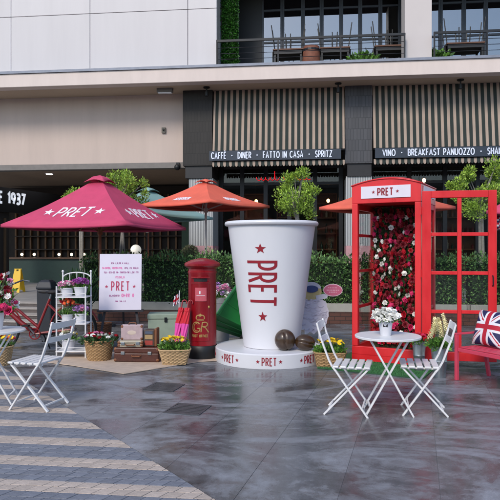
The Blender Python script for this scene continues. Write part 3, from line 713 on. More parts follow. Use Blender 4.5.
# ---- hedges in long planters
def hedge(u0, u1, lab, zt):
    t = broot('hedge', lab, 'hedge', (u0+u1)/2, -2.95, PZ-.16, 'hedges in planters along the terrace edge')
    w = (u1-u0)/2
    t.location.z = .241
    MB().b2(-w, w, -.46, -.355, .0, .17).build('planter_front', mat('planter_pale', '9a988f', .7, var=.12, scale=4), t, bevel=.008)
    MB().b2(-w+.06, w-.06, -.3, .22, .161, zt-.1-.24).build('shaded_core', mat('core_shade', '1d2a1a', .9, var=.3, scale=20), t)  # solid core closing the gaps, the hedge's inner shade put into its dark colour
    n = int(2600*(u1-u0)); side = RNG.uniform(0, 1, n)
    P = np.stack([RNG.uniform(-w, w, n), RNG.uniform(-.38, .3, n), RNG.uniform(.12, zt-.26, n)], 1)
    D = RNG.normal(0, .55, (n, 3))+np.array([0, 0, .35]); fr = side < .62; tp = side > .8
    P[fr, 1] = -.33+RNG.normal(0, .035, fr.sum()); D[fr, 1] -= .9
    P[tp, 2] = zt-.27+RNG.normal(0, .06, tp.sum())+.04*np.sin(P[tp, 0]*7); D[tp, 2] += .9
    cloud_obj('foliage', *leaf_cloud(P, D, .058, jitter=.6), leaf_h, t)
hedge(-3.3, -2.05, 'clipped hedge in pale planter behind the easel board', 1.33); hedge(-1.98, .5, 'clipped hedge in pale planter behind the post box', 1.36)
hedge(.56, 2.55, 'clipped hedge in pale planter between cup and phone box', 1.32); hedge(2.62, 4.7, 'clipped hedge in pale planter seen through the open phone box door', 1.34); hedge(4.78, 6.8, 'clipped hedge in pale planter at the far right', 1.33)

# ---- small trees behind the hedges
bark = mat('bark', '8d8880', .8, var=.25, scale=18, bump=.3, bscale=50)
def tree(x, y, zc, r, zr, lab, n, seed):
    rs = random.Random(seed)
    t = thing('small_tree', lab, 'tree', (x, y, PZ), 0, 'young trees behind the hedges')
    mb = MB(); top = zc-PZ
    for k in range(2):
        o = k*.05; mb.tube([(o, 0, 0), (o+rs.uniform(-.04, .04), .02, top*.35), (rs.uniform(-.05, .05)+o, 0, top*.7), (0, 0, top)], [.045, .038, .032, .02], 8)
    ends = []
    for k in range(16):
        a = rs.uniform(0, 6.28); e = rs.uniform(-.3, 1.2); rr = rs.uniform(.45, .95)
        p = Vector((math.cos(a)*math.cos(e)*r*rr, math.sin(a)*math.cos(e)*r*rr, top+math.sin(e)*zr*rr))
        s = Vector((0, 0, top-zr*rs.uniform(.2, .7))); mb.tube([s, (s+p)/2+Vector((0, 0, .05)), p], [.02, .013, .006], 6); ends.append(p)
    mb.build('trunk', bark, t, True)
    cs = [tuple(p) for p in ends]+[(rs.uniform(-.5, .5)*r, rs.uniform(-.5, .5)*r, top+rs.uniform(-.6, .6)*zr) for _ in range(14)]
    P, D = blob_points(n, cs, [rs.uniform(.14, .36)*r for _ in cs], .1)
    D = D*.6+RNG.normal(0, .35, D.shape)+np.array([0, 0, .55])
    cloud_obj('crown', *leaf_cloud(P, D, .052, .42, jitter=.5), leaf_t, t)
tree(-2.9, 13.5, 2.72, .62, .62, 'small leafy tree rising behind the crimson parasol', 5200, 1)
tree(-3.85, 13.6, 2.55, .5, .4, 'thin tree mostly hidden behind the left half of crimson parasol', 1600, 2)
tree(1.02, 13.2, 2.62, .6, .66, 'small bushy tree rising behind the giant cup', 5600, 3)
tree(4.98, 12.9, 2.72, .68, .8, 'small leafy tree behind the open phone box door', 9000, 4)
# round topiary behind the post box
t = thing('topiary', 'round clipped grey green shrub behind the post box', 'shrub', (-1.36, 13.6, PZ))
MB().lathe([(.13, 0), (.18, .4), (.19, .45)], 16).build('pot', mat('pot_dark', '3a3532', .7), t, True); MB().tube([(0, 0, .44), (0, 0, .75)], .02, 6).build('stem', bark, t)
P, D = blob_points(900, [(0, 0, 1.02)], [.17], .85); cloud_obj('crown', *leaf_cloud(P, D+RNG.normal(0, .3, D.shape), .05), mat('leaf_grey', '6f7458', .6, island=.3), t)
MB().ell((0, 0, 1.02), (.14, .14, .14), 10, 8).build('shaded_core', _m['core_shade'], t, True)  # solid ball behind the leaves, inner shade painted as dark colour
# dark leafy shrub behind the flower stand
t = thing('spiky_shrub', 'dark green spiky shrub behind the white flower stand', 'shrub', (-3.2, 11.3, 0))
MB().lathe([(.16, 0), (.22, .4), (.23, .45)], 16).build('pot', mat('pot_grey', '5d5b58', .7), t, True); MB().lathe([(.2, .42), (.02, .44)], 12).build('soil', soil, t)
P = np.stack([RNG.normal(0, .09, 420), RNG.normal(0, .09, 420), RNG.uniform(.42, .85, 420)], 1); D = P*np.array([3, 3, 0])+RNG.normal(0, .3, P.shape)+np.array([0, 0, 1.1])
cloud_obj('foliage', *leaf_cloud(P, D, .3, .13), leaf_d, t)

# ---- parasols
def parasol(name, lab, x, y, z0, a, ze, za, cm, um, pole_m, txt=None, group='square parasols around the square', vent=.13):
    t = thing(name, lab, 'parasol', (x, y, z0)); a = Vector((a[0], a[1])); p = Vector((-a.y, a.x))
    cs = [a, p, -a, -p]; ze -= z0; za -= z0
    mb = MB(); k0 = .1
    for i in range(4):
        c0, c1 = cs[i], cs[(i+1) % 4]; n = 8
        for j in range(n):                                      # from the vent ring to the edge, slightly hollow
            for q in range(n):
                def pt(s, r):
                    e = c0.lerp(c1, s); rr = k0+(1-k0)*r
                    sag = -.05*math.sin(math.pi*r)-.035*math.sin(math.pi*s)*r
                    return (e.x*rr, e.y*rr, za+(ze-za)*rr+sag)
                mb.add([pt(j/n, q/n), pt((j+1)/n, q/n), pt((j+1)/n, (q+1)/n), pt(j/n, (q+1)/n)], [(0, 1, 2, 3)])
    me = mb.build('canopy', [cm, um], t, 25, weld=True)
    sol = me.modifiers.new('thick', 'SOLIDIFY'); sol.thickness = .006; sol.material_offset = 1; sol.offset = -1
    mb = MB()
    for i in range(4):                                          # hanging hem
        c0, c1 = cs[i], cs[(i+1) % 4]; n = 8
        for j in range(n):
            s0, s1 = j/n, (j+1)/n; e0, e1 = c0.lerp(c1, s0), c0.lerp(c1, s1)
            z_0 = ze-.035*math.sin(math.pi*s0); z_1 = ze-.035*math.sin(math.pi*s1)
            mb.add([(e0.x, e0.y, z_0), (e1.x, e1.y, z_1), (e1.x*1.002, e1.y*1.002, z_1-.055), (e0.x*1.002, e0.y*1.002, z_0-.055)], [(0, 1, 2, 3)])
    mb.build('hem', cm, t, 25, weld=True).modifiers.new('thick', 'SOLIDIFY').thickness = .004
    mb = MB()                                                   # vent cap: arched little roof
    for i in range(4):
        c0, c1 = cs[i]*vent*1.35, cs[(i+1) % 4]*vent*1.35; n = 8
        zb = za+(ze-za)*vent
        for j in range(n):
            s0, s1 = j/n, (j+1)/n; e0, e1 = c0.lerp(c1, s0), c0.lerp(c1, s1)
            b0, b1 = zb+.02+.05*math.sin(math.pi*s0), zb+.02+.05*math.sin(math.pi*s1)
            mb.add([(e0.x, e0.y, b0), (e1.x, e1.y, b1), (e1.x*.45, e1.y*.45, za+.015), (e0.x*.45, e0.y*.45, za+.015)], [(0, 1, 2, 3)])
            mb.add([(e1.x*.45, e1.y*.45, za+.015), (e0.x*.45, e0.y*.45, za+.015), (0, 0, za+.05)], [(0, 1, 2)])
    mb.build('vent_cap', cm, t, 25, weld=True).modifiers.new('thick', 'SOLIDIFY').thickness = .005
    MB().tube([(0, 0, .06), (0, 0, za)], .028, 10).build('pole', pole_m, t, True)
    for c in cs:
        MB().bar((0, 0, za-.13), (c.x*.985, c.y*.985, ze-.035), .02, .03).build('rib', pole_m, t)
        MB().bar((0, 0, ze-.12), (c.x*.5, c.y*.5, (za+ze)/2-.12), .018, .025).build('strut', pole_m, t)
    MB().lathe([(.05, 0), (.05, .1)], 10, (0, 0, ze-.17)).build('hub', pole_m, t)
    MB().lathe([(.3, 0), (.3, .05), (.06, .07), (.045, .25)], 20).build('base', mat('base_iron', '33353a', .6), t, True)
    if txt:
        for i, s, h, wd, mt, frac, cen, fancy in txt:
            c0, c1 = cs[i], cs[(i+1) % 4]; c0, c1 = Vector((c0.x, c0.y, ze)), Vector((c1.x, c1.y, ze)); mid = (c0+c1)/2; ap = Vector((0, 0, za))
            ex = (c1-c0).normalized(); ey = (ap-mid).normalized(); en = ex.cross(ey)
            if en.z < 0: en = -en
            ln = (ap-mid).length
            W = text_w(s, h, .8, .22); x0 = cen-W/2; y0 = ln*frac
            def fn(x_, y_, d):
                fr = y_/ln; r = (1-fr-k0)/(1-k0); hw = (c1-c0).length/2*(1-fr); s_ = .5+x_/(2*max(hw, .05))
                sag = -.05*math.sin(math.pi*max(0, min(1, r)))-.035*math.sin(math.pi*max(0, min(1, s_)))*r
                pnt = mid+ex*x_+ey*y_; return (pnt.x+en.x*d, pnt.y+en.y*d, pnt.z+sag+en.z*d)
            mb = MB(); text(mb, s, x0, y0, h, wd, fn, .003, .009, .8, .22, slant=.22 if fancy else 0, maxseg=.06)
            if fancy:
                for cx in (x0-h*.55, x0+W+h*.75): mb.prism(star_poly(cx, y0+h*.5, h*.36), fn, .003, .009)
            mb.build('lettering', mt, t)
    return t
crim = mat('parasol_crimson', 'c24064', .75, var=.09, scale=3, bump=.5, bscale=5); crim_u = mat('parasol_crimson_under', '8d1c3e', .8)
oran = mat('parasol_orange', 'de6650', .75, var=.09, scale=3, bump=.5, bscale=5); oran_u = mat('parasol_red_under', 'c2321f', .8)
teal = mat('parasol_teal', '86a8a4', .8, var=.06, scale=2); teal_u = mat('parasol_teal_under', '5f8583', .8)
pole_w = mat('pole_timber', '8a4a2c', .5, var=.2, scale=20); pole_s = mat('pole_silver', 'b9b2ad', .45, .2)
ptxt = mat('parasol_print', 'e6dfe6', .7)
parasol('parasol', 'large crimson parasol with white lettering and stars at left', -2.95, 11.8, 0, (-1.6, -.85), 1.97, 2.92, crim, crim_u, pole_w, [(0, 'PRET', .3, .036, ptxt, .2, -.02, True), (1, 'PRET', .3, .036, ptxt, .2, 0, True)])
parasol('parasol', 'orange parasol on white pole rising behind the post box', -.98, 13.3, PZ, (-1.42, -.2), 2.5, 3.03, oran, oran_u, pole_s, [(0, 'APEROL', .13, .03, ptxt, .22, 0, False), (1, 'APEROL', .13, .03, ptxt, .22, 0, False)])
parasol('parasol', 'orange parasol partly hidden behind the phone box', 2.62, 11.5, 0, (-1.28, .12), 2.33, 2.82, oran, oran_u, pole_s)
parasol('parasol', 'pale teal parasol farther back between crimson and orange ones', -2.55, 15.0, PZ, (-1.6, -.35), 2.33, 3.02, teal, teal_u, pole_w)
parasol('parasol', 'pink parasol whose tip enters at the right edge', 5.42, 10.6, 0, (-1.4, -.4), 2.17, 2.95, crim, crim_u, pole_w)
# globe lamps among the parasols
for k, (x, y, z, lab) in enumerate(((-2.47, 14.4, 2.05, 'white round globe lantern hanging under the right edge of crimson parasol'), (-2.72, 14.3, 1.5, 'white domed lamp just above the easel board'))):
    t = thing('globe_lantern', lab, 'lantern', (x, y, PZ), 0, 'white round lanterns')
    MB().tube([(0, 0, .02), (0, 0, z-PZ-.1)], .015, 6).build('post', steel, t); MB().lathe([(.12, 0), (.12, .02)], 14).build('base', steel, t)
    MB().ell((0, 0, z-PZ), (.13, .13, .13), 16, 10).build('globe', mat('opal_glass', 'e9e6dc', .4, emit=.25), t, True)

# ==================================================================== THINGS IN THE SQUARE
# ---- giant cup on its round stand
cupm = mat('cup_white', 'd6d6da', .4, var=.035, scale=1.6, zs=.4, rvar=.06, bump=.03, bscale=9)
CX, CY = .296, 8.27
t = thing('round_stand', 'low round white stand with red lettering under the giant cup', 'stand', (.262, 8.27, 0))
MB().lathe([(.735, 0), (.737, .02), (.737, .172), (.725, .185), (0.02, .185)], 72).build('drum', cupm, t, 30)
def drum(off):
    def fn(x, y, d):
        a = off+x/.737; r = .737+d; return (r*math.sin(a), -r*math.cos(a), y)
    return fn
for k in range(8):
    a = R(0+45*k)-.03
    mb = MB(); fn = drum(a); h = .095; W = text_w('PRET', h, .62, .22)
    text(mb, 'PRET', -W/2, .045, h, .0125, fn, .0, .003, .62, .22, maxseg=.03)
    for s in (-1, 1): mb.prism(star_poly(s*(W/2+.055), .092, .026), fn, .0005, .003)
    mb.build('lettering', pret_red, t)
t = thing('giant_cup', 'giant white paper cup with red lettering reading downwards on round stand', 'cup', (CX, CY, .186))
Hc, rb, rt = 1.65, .385, .6
MB().lathe([(rb-.02, .0), (rb, .004), (rb+.002, .03), (rt, Hc), (rt-.012, Hc), (rb+.165, 1.5), (.02, 1.5)], 72, cap=(True, True)).build('cup_wall', cupm, t, 30)
mb = MB()
rim = [(rt+.017+.028*math.cos(R(q)), Hc+.02+.032*math.sin(R(q))) for q in range(0, 361, 30)]
mb.lathe(rim, 72, cap=(False, False)); mb.build('rim', cupm, t, True)
def cup_fn(x, y, d):
    """text runs down the wall (x = distance below the rim), letters' tops to the viewer's right"""
    z = Hc-x; r = rb+(rt-rb)*z/Hc+d; a = R(-17)+y/(rb+(rt-rb)*.5); return (r*math.sin(a), -r*math.cos(a), z)
h = .36; cond = .54; gap = .175; W = text_w('PRET', h, cond, gap); mid = 1.65-1.17*.93+.0
mb = MB(); text(mb, 'PRET', .775-W/2, -h/2, h, .036, cup_fn, .0, .004, cond, gap, maxseg=.03); mb.build('lettering', pret_red, t, True)
for k, xx in enumerate((.775-W/2-.17, .775+W/2+.15)):
    pp = star_poly(0, 0, .068); cs_, sn = math.cos(R(-90)), math.sin(R(-90))
    mb = MB(); mb.prism([(xx-q, p) for p, q in pp], cup_fn, .0, .004); mb.build('star', pret_red, t)
# ---- giant coffee beans on the stand
beanm = mat('bean_brown', '4a3420', .35, var=.3, scale=9, coat=.3, hue='2e2014'); creasem = mat('bean_crease', '1d120b', .7)
def bean(lab, x, y, r, rot):
    t = thing('coffee_bean', lab, 'coffee bean', (x, y, .186), 0, 'giant coffee beans')
    def fn(d):                                     # groove along local x on the -y face
        g = math.exp(-((d.z+.12*math.sin(d.x*3))/.1)**2) if d.y < 0 else 0
        return 1-.13*g
    mb = MB(); mb.ell((0, 0, 0), r, 40, 32, 0, fn); o = mb.build('bean', beanm, t, True)
    o.rotation_euler = rot; o.location.z = r[2] if abs(rot[1]) < .5 else r[0]; o.location.z -= .004
bean('round brown giant coffee bean against the cup foot', .458, 7.86, (.14, .115, .135), (R(-8), R(75), R(-8)))
bean('brown giant coffee bean with level crease near yellow flower basket', .722, 7.87, (.135, .105, .105), (R(-5), R(8), R(10)))

# ---- post box
t = thing('post_box', 'dark red pillar post box with gold cipher and black foot', 'post box', (-.665, 8.38, 0), R(-4))
MB().lathe([(.225, 0), (.225, .1), (.218, .16), (.205, .185)], 40).build('plinth', black, t, 35)
MB().lathe([(.196, .186), (.196, 1.17), (.203, 1.18), (.203, 1.2), (.195, 1.21), (.195, 1.24), (.21, 1.255), (.235, 1.265), (.25, 1.285), (.25, 1.31), (.235, 1.325), (.16, 1.36), (.05, 1.385), (.01, 1.388)], 48, cap=(True, True)).build('body', post_red, t, 35)
def pill(x, y, d): a = x/.196; r = .196+d; return (r*math.sin(a), -r*math.cos(a), y)
def rect(mb, x0, x1, z0, z1, d0, d1, n=8):
    for i in range(n):
        a, c = x0+(x1-x0)*i/n, x0+(x1-x0)*(i+1)/n; mb.prism([(a, z0), (c, z0), (c, z1), (a, z1)], pill, d0, d1)
mb = MB(); rect(mb, -.125, .125, 1.115, 1.135, 0, .022); rect(mb, -.125, .125, 1.055, 1.065, 0, .012); mb.build('slot_hood', post_red, t)
mb = MB(); rect(mb, -.095, .095, 1.068, 1.112, 0, .003); mb.build('slot', black, t)
mb = MB()
for sx in (-.14, .136): rect(mb, sx, sx+.006, .26, 1.04, 0, .006, 1)
rect(mb, -.14, .142, .254, .26, 0, .006); rect(mb, -.14, .142, 1.04, 1.046, 0, .006)
dr = mb.build('door_edge', post_red, t)
mb = MB(); rect(mb, -.07, .085, .8, .985, 0, .006); mb.build('collection_plate', mat('plate_red', 'b8515c', .5), t)
mb = MB(); text(mb, 'II', -.01, .9, .04, .01, pill, .006, .009); rect(mb, -.05, .065, .875, .88, .006, .008, 4); mb.build('plate_print', white_paint, t)
MB().ell((.115*1, -.165, .72), (.014, .014, .02), 8, 6).build('keyhole', gold, t)
mb = MB()                                          # royal cipher: crown, G and R, line of lettering
for pts_ in ([(-.05, .545), (.05, .545)], [(-.05, .56)]+arc(-.027, .575, .03, .035, 200, 40, 8)+[(0, .6)], [(.05, .56)]+arc(.027, .575, .03, .035, -20, 140, 8)+[(0, .6)]):
    ribbon(mb, pts_, .013, pill, 0, .004, .02)
mb.prism([(-.008, .6), (.008, .6), (.008, .63), (-.008, .63)], pill, 0, .004); mb.prism([(-.02, .61), (.02, .61), (.02, .62), (-.02, .62)], pill, 0, .005)
ribbon(mb, arc(-.055, .445, .06, .07, 40, 330, 14)+[(-.005, .43), (-.04, .43)], .014, pill, 0, .004, .02)
ribbon(mb, arc(-.055, .445, .035, .05, 60, 300, 8), .008, pill, 0, .004, .02)
ribbon(mb, [(.01, .38), (.03, .51), (.06, .515)]+arc(.06, .485, .04, .03, 90, -90, 8)+[(.03, .455), (.07, .44), (.115, .375)], .014, pill, 0, .004, .02)
mb.build('cipher', gold, t)
mb = MB(); W = text_w('POST OFFICE', .032, .8, .3); text(mb, 'POST OFFICE', -W/2-.01, .31, .032, .008, pill, 0, .003, .8, .3); mb.build('lettering', gold, t)
# ---- two furled umbrellas leaning on the post box
for k, (x, y, lean, lab) in enumerate(((-1.03, 8.06, .13, 'furled pink and red umbrella leaning on post box, left of the pair'), (-.935, 8.02, .12, 'furled pink and red umbrella leaning on post box, right of the pair'))):
    t = thing('furled_umbrella', lab, 'umbrella', (x, y, .013), 0, 'furled umbrellas at the post box'); t.rotation_euler = (R(-13), lean, 0)
    MB().tube([(0, 0, 0), (0, 0, .12)], .008, 6).build('ferrule', steel, t)
    def furl(z0, z1, r0, r1, m, nm):
        mb = MB(); n = 16; rows = 6; o = []; f = []
        for i in range(rows+1):
            s = i/rows
            for q in range(n): o.append(((r0+(r1-r0)*s)*(1+.14*math.cos(q*math.pi))*math.cos(q*2*math.pi/n+s*.8), (r0+(r1-r0)*s)*(1+.14*math.cos(q*math.pi))*math.sin(q*2*math.pi/n+s*.8), z0+(z1-z0)*s))
        for i in range(rows):
            for q in range(n): f.append((i*n+q, i*n+(q+1) % n, (i+1)*n+(q+1) % n, (i+1)*n+q))
        f += [tuple(range(n))[::-1], tuple(rows*n+q for q in range(n))]; mb.add(o, f); mb.build(nm, m, t)
    furl(.1, .5, .02, .046, mat('umbrella_pink', 'd9479c', .7), 'pink_cloth'); furl(.501, .72, .046, .034, mat('umbrella_red', 'c01a2c', .7), 'red_cloth')
    MB().lathe([(.036, 0), (.042, .015), (.036, .03)], 12, (0, 0, .66)).build('tie', _m['umbrella_red'], t)
    hk = [(0, 0, .72), (0, 0, .8)]+[(.03-.03*math.cos(R(q)), 0, .8+.03*math.sin(R(q))) for q in range(30, 211, 30)]
    MB().tube(hk, .009, 8).build('handle', mat('umbrella_handle', '8c1622', .4), t, True)
# small flag tucked behind them
t = thing('small_flag', 'small folded red white and blue flag behind the furled umbrellas', 'flag', (-.99, 8.25, .013))
MB().tube([(0, 0, 0), (.02, .0, .93)], .007, 6).build('stick', white_paint, t)
mb = MB()
for i in range(10):
    for j in range(8):
        p = lambda a, c: (.008-.08*a/10+.02*c/8, .015*math.sin(a*1.3), .76+.14*c/8-.05*a/10)
        u_, v_ = abs(i-4.5), abs(j-3.5); mi = 0 if (u_ < 1 or v_ < 1) else (1 if (u_ < 2 or v_ < 1.6 or abs(u_*.8-v_) < .8) else 2)
        mb.add([p(i, j), p(i+1, j), p(i+1, j+1), p(i, j+1)], [(0, 1, 2, 3)], mi)
fl_r = mat('flag_red', 'b3182f', .7); fl_w = mat('flag_white', 'dedde2', .7); fl_b = mat('flag_blue', '1d2350', .7)
mb.build('cloth', [fl_r, fl_w, fl_b], t).modifiers.new('thick', 'SOLIDIFY').thickness = .004

# ---- phone box
PA = R(-28.6)
t = thing('phone_box', 'red open-fronted phone box with white sign and glazed door swung open', 'phone box', (1.995, 8.275, 0), PA)
hx, hy = .46, .45
MB().b2(-hx, hx, -hy, hy, .02, .1).build('floor', phone_red, t)
mb = MB(); mb.b2(-hx, hx, -hy, -hy+.06, .1, .21); mb.b2(-hx, hx, hy-.06, hy, .1, .21)
for s in (-1, 1): mb.b2(s*hx-(.06 if s > 0 else 0), s*hx+(.06 if s < 0 else 0), -hy+.061, hy-.061, .1, .21)
mb.build('plinth', phone_red, t, bevel=.006)
for sx in (-1, 1):
    for sy in (-1, 1):
        MB().box((sx*(hx-.04), sy*(hy-.04), 1.165), (.08, .08, 1.908)).build('corner_post', phone_red, t, bevel=.008)
clearp = glass_mat('phone_glass', (.93, .95, .95), .0, .01)
for s in (-1, 1):
    sd_ = MB()
    sd_.b2(s*(hx-.025)-.02, s*(hx-.025)+.02, -hy+.082, hy-.082, 2.05, 2.12)
    so_ = sd_.build('side_rail', phone_red, t, bevel=.004)
    for z in (.72, 1.21, 1.7): MB().b2(s*(hx-.025)-.015, s*(hx-.025)+.015, -hy+.082, hy-.082, z-.02, z+.02).build('glazing_bar', phone_red, so_, bevel=.004)
    for z0, z1 in ((.212, .698), (.742, 1.188), (1.232, 1.678), (1.722, 2.048)): MB().b2(s*(hx-.025)-.003, s*(hx-.025)+.003, -hy+.083, hy-.083, z0, z1).build('pane', clearp, so_)
MB().b2(-hx+.082, hx-.082, hy-.06, hy-.03, .212, 2.118).build('back_panel', mat('back_dark', '3a1a16', .8), t)
# roof: arched in both directions over a fascia
def arch(x, h=.085): return h*(1-(x/hx)**2)
mb = MB()
for s in (-1, 1):
    poly = [(-hx, 2.121), (hx, 2.121)]+[(hx-2*hx*i/16, 2.355+arch(hx-2*hx*i/16)) for i in range(17)]
    mb.prism(poly, lambda x, y, d: (x, d, y), s*hy, s*(hy-.07))
for s in (-1, 1): mb.b2(s*hx-(.07 if s > 0 else 0), s*hx+(.07 if s < 0 else 0), -hy+.071, hy-.071, 2.121, 2.353)
mb.build('fascia', phone_red, t, bevel=.006)
mb = MB(); n = 12
for i in range(n):
    for j in range(n):
        def q(a, c): x = (-1+2*a/n)*(hx+.012); y = (-1+2*c/n)*(hy+.012); return (x, y, 2.362+arch(x*.95)+.05*(1-(y/(hy+.012))**2)*(1-(x/(hx+.013))**2))
        mb.add([q(i, j), q(i+1, j), q(i+1, j+1), q(i, j+1)], [(0, 1, 2, 3)])
ro = mb.build('roof', phone_red, t, True, weld=True); ro.modifiers.new('thick', 'SOLIDIFY').thickness = .016
MB().b2(-hx+.071, hx-.071, -hy+.071, hy-.071, 2.13, 2.15).build('ceiling', phone_red, t)
sg = MB().b2(-.33, .33, -hy-.012, -hy-.001, 2.185, 2.345).build('sign', mat('phone_sign', 'd9d3dc', .5, var=.03), t)
mb = MB(); fn = lambda x, y, d: (x, -hy-.012-d, y); W = text_w('PRET', .09, .75, .25); text(mb, 'PRET', -W/2, 2.22, .09, .016, fn, .0, .003, .75, .25)
for s in (-1, 1): mb.prism(star_poly(s*(W/2+.06), 2.265, .024), fn, .0, .003)
mb.build('lettering', pret_red, sg)
MB().b2(hx+.001, hx+.01, -.32, .32, 2.2, 2.33).build('sign', _m['phone_sign'], t)
# the door, hinged at the right front post and swung right round
da = R(18.6); dl = .9
dd = Vector((math.cos(da), math.sin(da), 0)); dn = Vector((-math.sin(da), math.cos(da), 0)); hg = Vector((hx+.012, -hy+.0, 0))
def D3(x, y, z): p = hg+dd*x+dn*y; return (p.x, p.y, z)
Md = Matrix((dd, dn, Vector((0, 0, 1)))).transposed()
def dbox(mb, x0, x1, z0, z1, th=.05): c = hg+dd*(x0+x1)/2; mb.box((c.x, c.y, (z0+z1)/2), (x1-x0, th, z1-z0), Md)
mb = MB(); dbox(mb, 0, .11, .1, 2.25); dbox(mb, dl-.1, dl, .1, 2.25); dbox(mb, .111, dl-.101, 2.16, 2.25); dbox(mb, .111, dl-.101, .1, .21)
do = mb.build('door', phone_red, t, bevel=.006)
mb = MB(); dbox(mb, .43, .48, .211, 2.159, .036); mb.build('mullion', phone_red, do, bevel=.004)
zs = [.21, .72, 1.21, 1.7, 2.16]
for z in zs[1:-1]:
    for a, c in ((.112, .429), (.481, dl-.102)):
        mb = MB(); dbox(mb, a, c, z-.022, z+.022, .036); mb.build('glazing_bar', phone_red, do, bevel=.004)
for a, c in ((.112, .429), (.481, dl-.102)):
    for z0, z1 in zip(zs[:-1], zs[1:]):
        mb = MB(); dbox(mb, a, c, z0+.023, z1-.023, .005); mb.build('pane', clearp, do)
mb = MB(); p = D3(dl-.05, -.03, 1.1); mb.tube([D3(dl-.05, -.026, 1.05), D3(dl-.05, -.055, 1.07), D3(dl-.05, -.055, 1.16), D3(dl-.05, -.026, 1.18)], .008, 8); mb.build('handle', steel, do, True)
for z in (.4, 1.2, 2.0): MB().tube([(hx+.004, -hy-.012, z-.05), (hx+.004, -hy-.012, z+.05)], .009, 8).build('hinge', phone_red, do)
# flower wall inside
fw = thing('flower_wall', 'dense wall of red pink and white roses inside the phone box', 'flower wall', (1.995, 8.275, 0), PA)
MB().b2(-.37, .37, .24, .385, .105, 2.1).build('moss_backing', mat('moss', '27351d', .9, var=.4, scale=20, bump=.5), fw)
n = 2600; P = np.stack([RNG.uniform(-.37, .37, n), RNG.uniform(.2, .25, n), RNG.uniform(.14, 2.08, n)], 1)
cloud_obj('foliage', *leaf_cloud(P, RNG.normal(0, .6, (n, 3))+np.array([0, -.9, 0]), .05), leaf_d, fw)
pts_ = []
tries = 0
while len(pts_) < 265 and tries < 9000:
    tries += 1; x, z = random.uniform(-.35, .35), random.uniform(.17, 2.05)
    if all((x-a)**2+(z-c)**2 > .052**2 for a, c in pts_): pts_.append((x, z))
for x, z in pts_:
    m = random.choices([P_red, P_dred, P_pink, P_white], [3, 4.2, 1.5, 1.9])[0]
    bloom(fw, 'rose', m, (x, .19+random.uniform(-.03, .02), z), random.uniform(.046, .062) if m is not P_white else .042, (R(90), 0), 'rose')
# turf mat
mt = MB().b2(-.68, .64, -1.15, .7, .003, .012).build('turf_base', mat('turf_base', '2c5a35', .9), None, loc=(1.995, 8.275, 0), rz=PA)
tm = thing('turf_mat', 'green artificial grass mat under the phone box', 'mat', (1.995, 8.275, 0), PA); mt.parent = tm; mt.location = (0, 0, 0); mt.rotation_euler = (0, 0, 0); mt.name = 'backing'
n = 16000; P = np.stack([RNG.uniform(-.68, .64, n), RNG.uniform(-1.15, -.4, n), np.full(n, .012)], 1)
gr = cloud_obj('grass', *leaf_cloud(P, RNG.normal(0, .5, (n, 3))+np.array([0, 0, .8]), .014, .3), mat('turf_blade', '3f7a45', .7, island=.35), tm); gr['kind'] = 'stuff'

# ---- folding bistro chairs and round tables
def make_chair(lab, x, y, ang, seed):
    t = thing('folding_chair', lab, 'chair', (x, y, 0), ang, 'white folding bistro chairs')
    w = .19; rs = random.Random(seed)
    for s in (-1, 1):
        yy = s*w
        pa_ = [(-.305, yy, .83), (-.27, yy, .70), (-.195, yy, .5), (-.165, yy, .445), (-.13, yy, .40), (.15, yy, .0)]
        mb = MB()
        for a, c in zip(pa_[:-1], pa_[1:]):
            d = (Vector(c)-Vector(a)).normalized()*.006; mb.bar(Vector(a)-d, Vector(c)+d, .016, .03, up=(0, 1, 0))
        mb.build('back_leg' if False else 'leg', white_metal, t, bevel=.003)
        yb = s*(w-.022)
        mb = MB(); mb.bar((.16, yb, .435), (-.245, yb, 0), .016, .028, up=(0, 1, 0)); mb.build('leg', white_metal, t, bevel=.003)
        MB().b2(-.17, .17, s*(w-.045)-.009, s*(w-.045)+.009, .418, .434).build('seat_rail', white_metal, t)
        MB().tube([(-.003, s*(w-.04), .215), (-.003, s*(w+.012), .215)], .008, 8).build('pivot', white_metal, t)
    for k in range(5):
        x0 = -.165+k*.07; MB().b2(x0, x0+.054, -w-.012, w+.012, .4345, .452).build('seat_slat', white_metal, t, bevel=.004)
    for z, xx, hh in ((.795, -.288, .06), (.665, -.252, .05)):
        mb = MB(); n = 6
        for i in range(n):
            a, c = -w+2*w*i/n, -w+2*w*(i+1)/n; ba, bc = -.02*(1-(a/w)**2), -.02*(1-(c/w)**2)
            p = [(xx+ba+.014*(.5), a, z-hh/2), (xx+bc+.007, c, z-hh/2), (xx+bc-.007, c, z+hh/2), (xx+ba-.007, a, z+hh/2)]
            mb.add(p+[(q[0]-.012, q[1], q[2]) for q in p], [(0, 1, 2, 3), (7, 6, 5, 4), (0, 4, 5, 1), (3, 2, 6, 7)])
        mb.build('back_slat', white_metal, t)
    MB().bar((.1, -w, .07), (.1, w, .07), .014, .014).build('stretcher', white_metal, t)
    MB().bar((-.2, -w+.022, .05), (-.2, w-.022, .05), .014, .014).build('stretcher', white_metal, t)
    return t
make_chair('white folding chair left of the right table, facing the phone box side', .955, 5.58, R(-15), 1)
make_chair('white folding chair right of the right table, beside the metal buckets', 1.575, 5.6, R(168), 2)
make_chair('white folding chair at the left, in front of the red bicycle', -2.06, 5.78, R(164.5), 3)
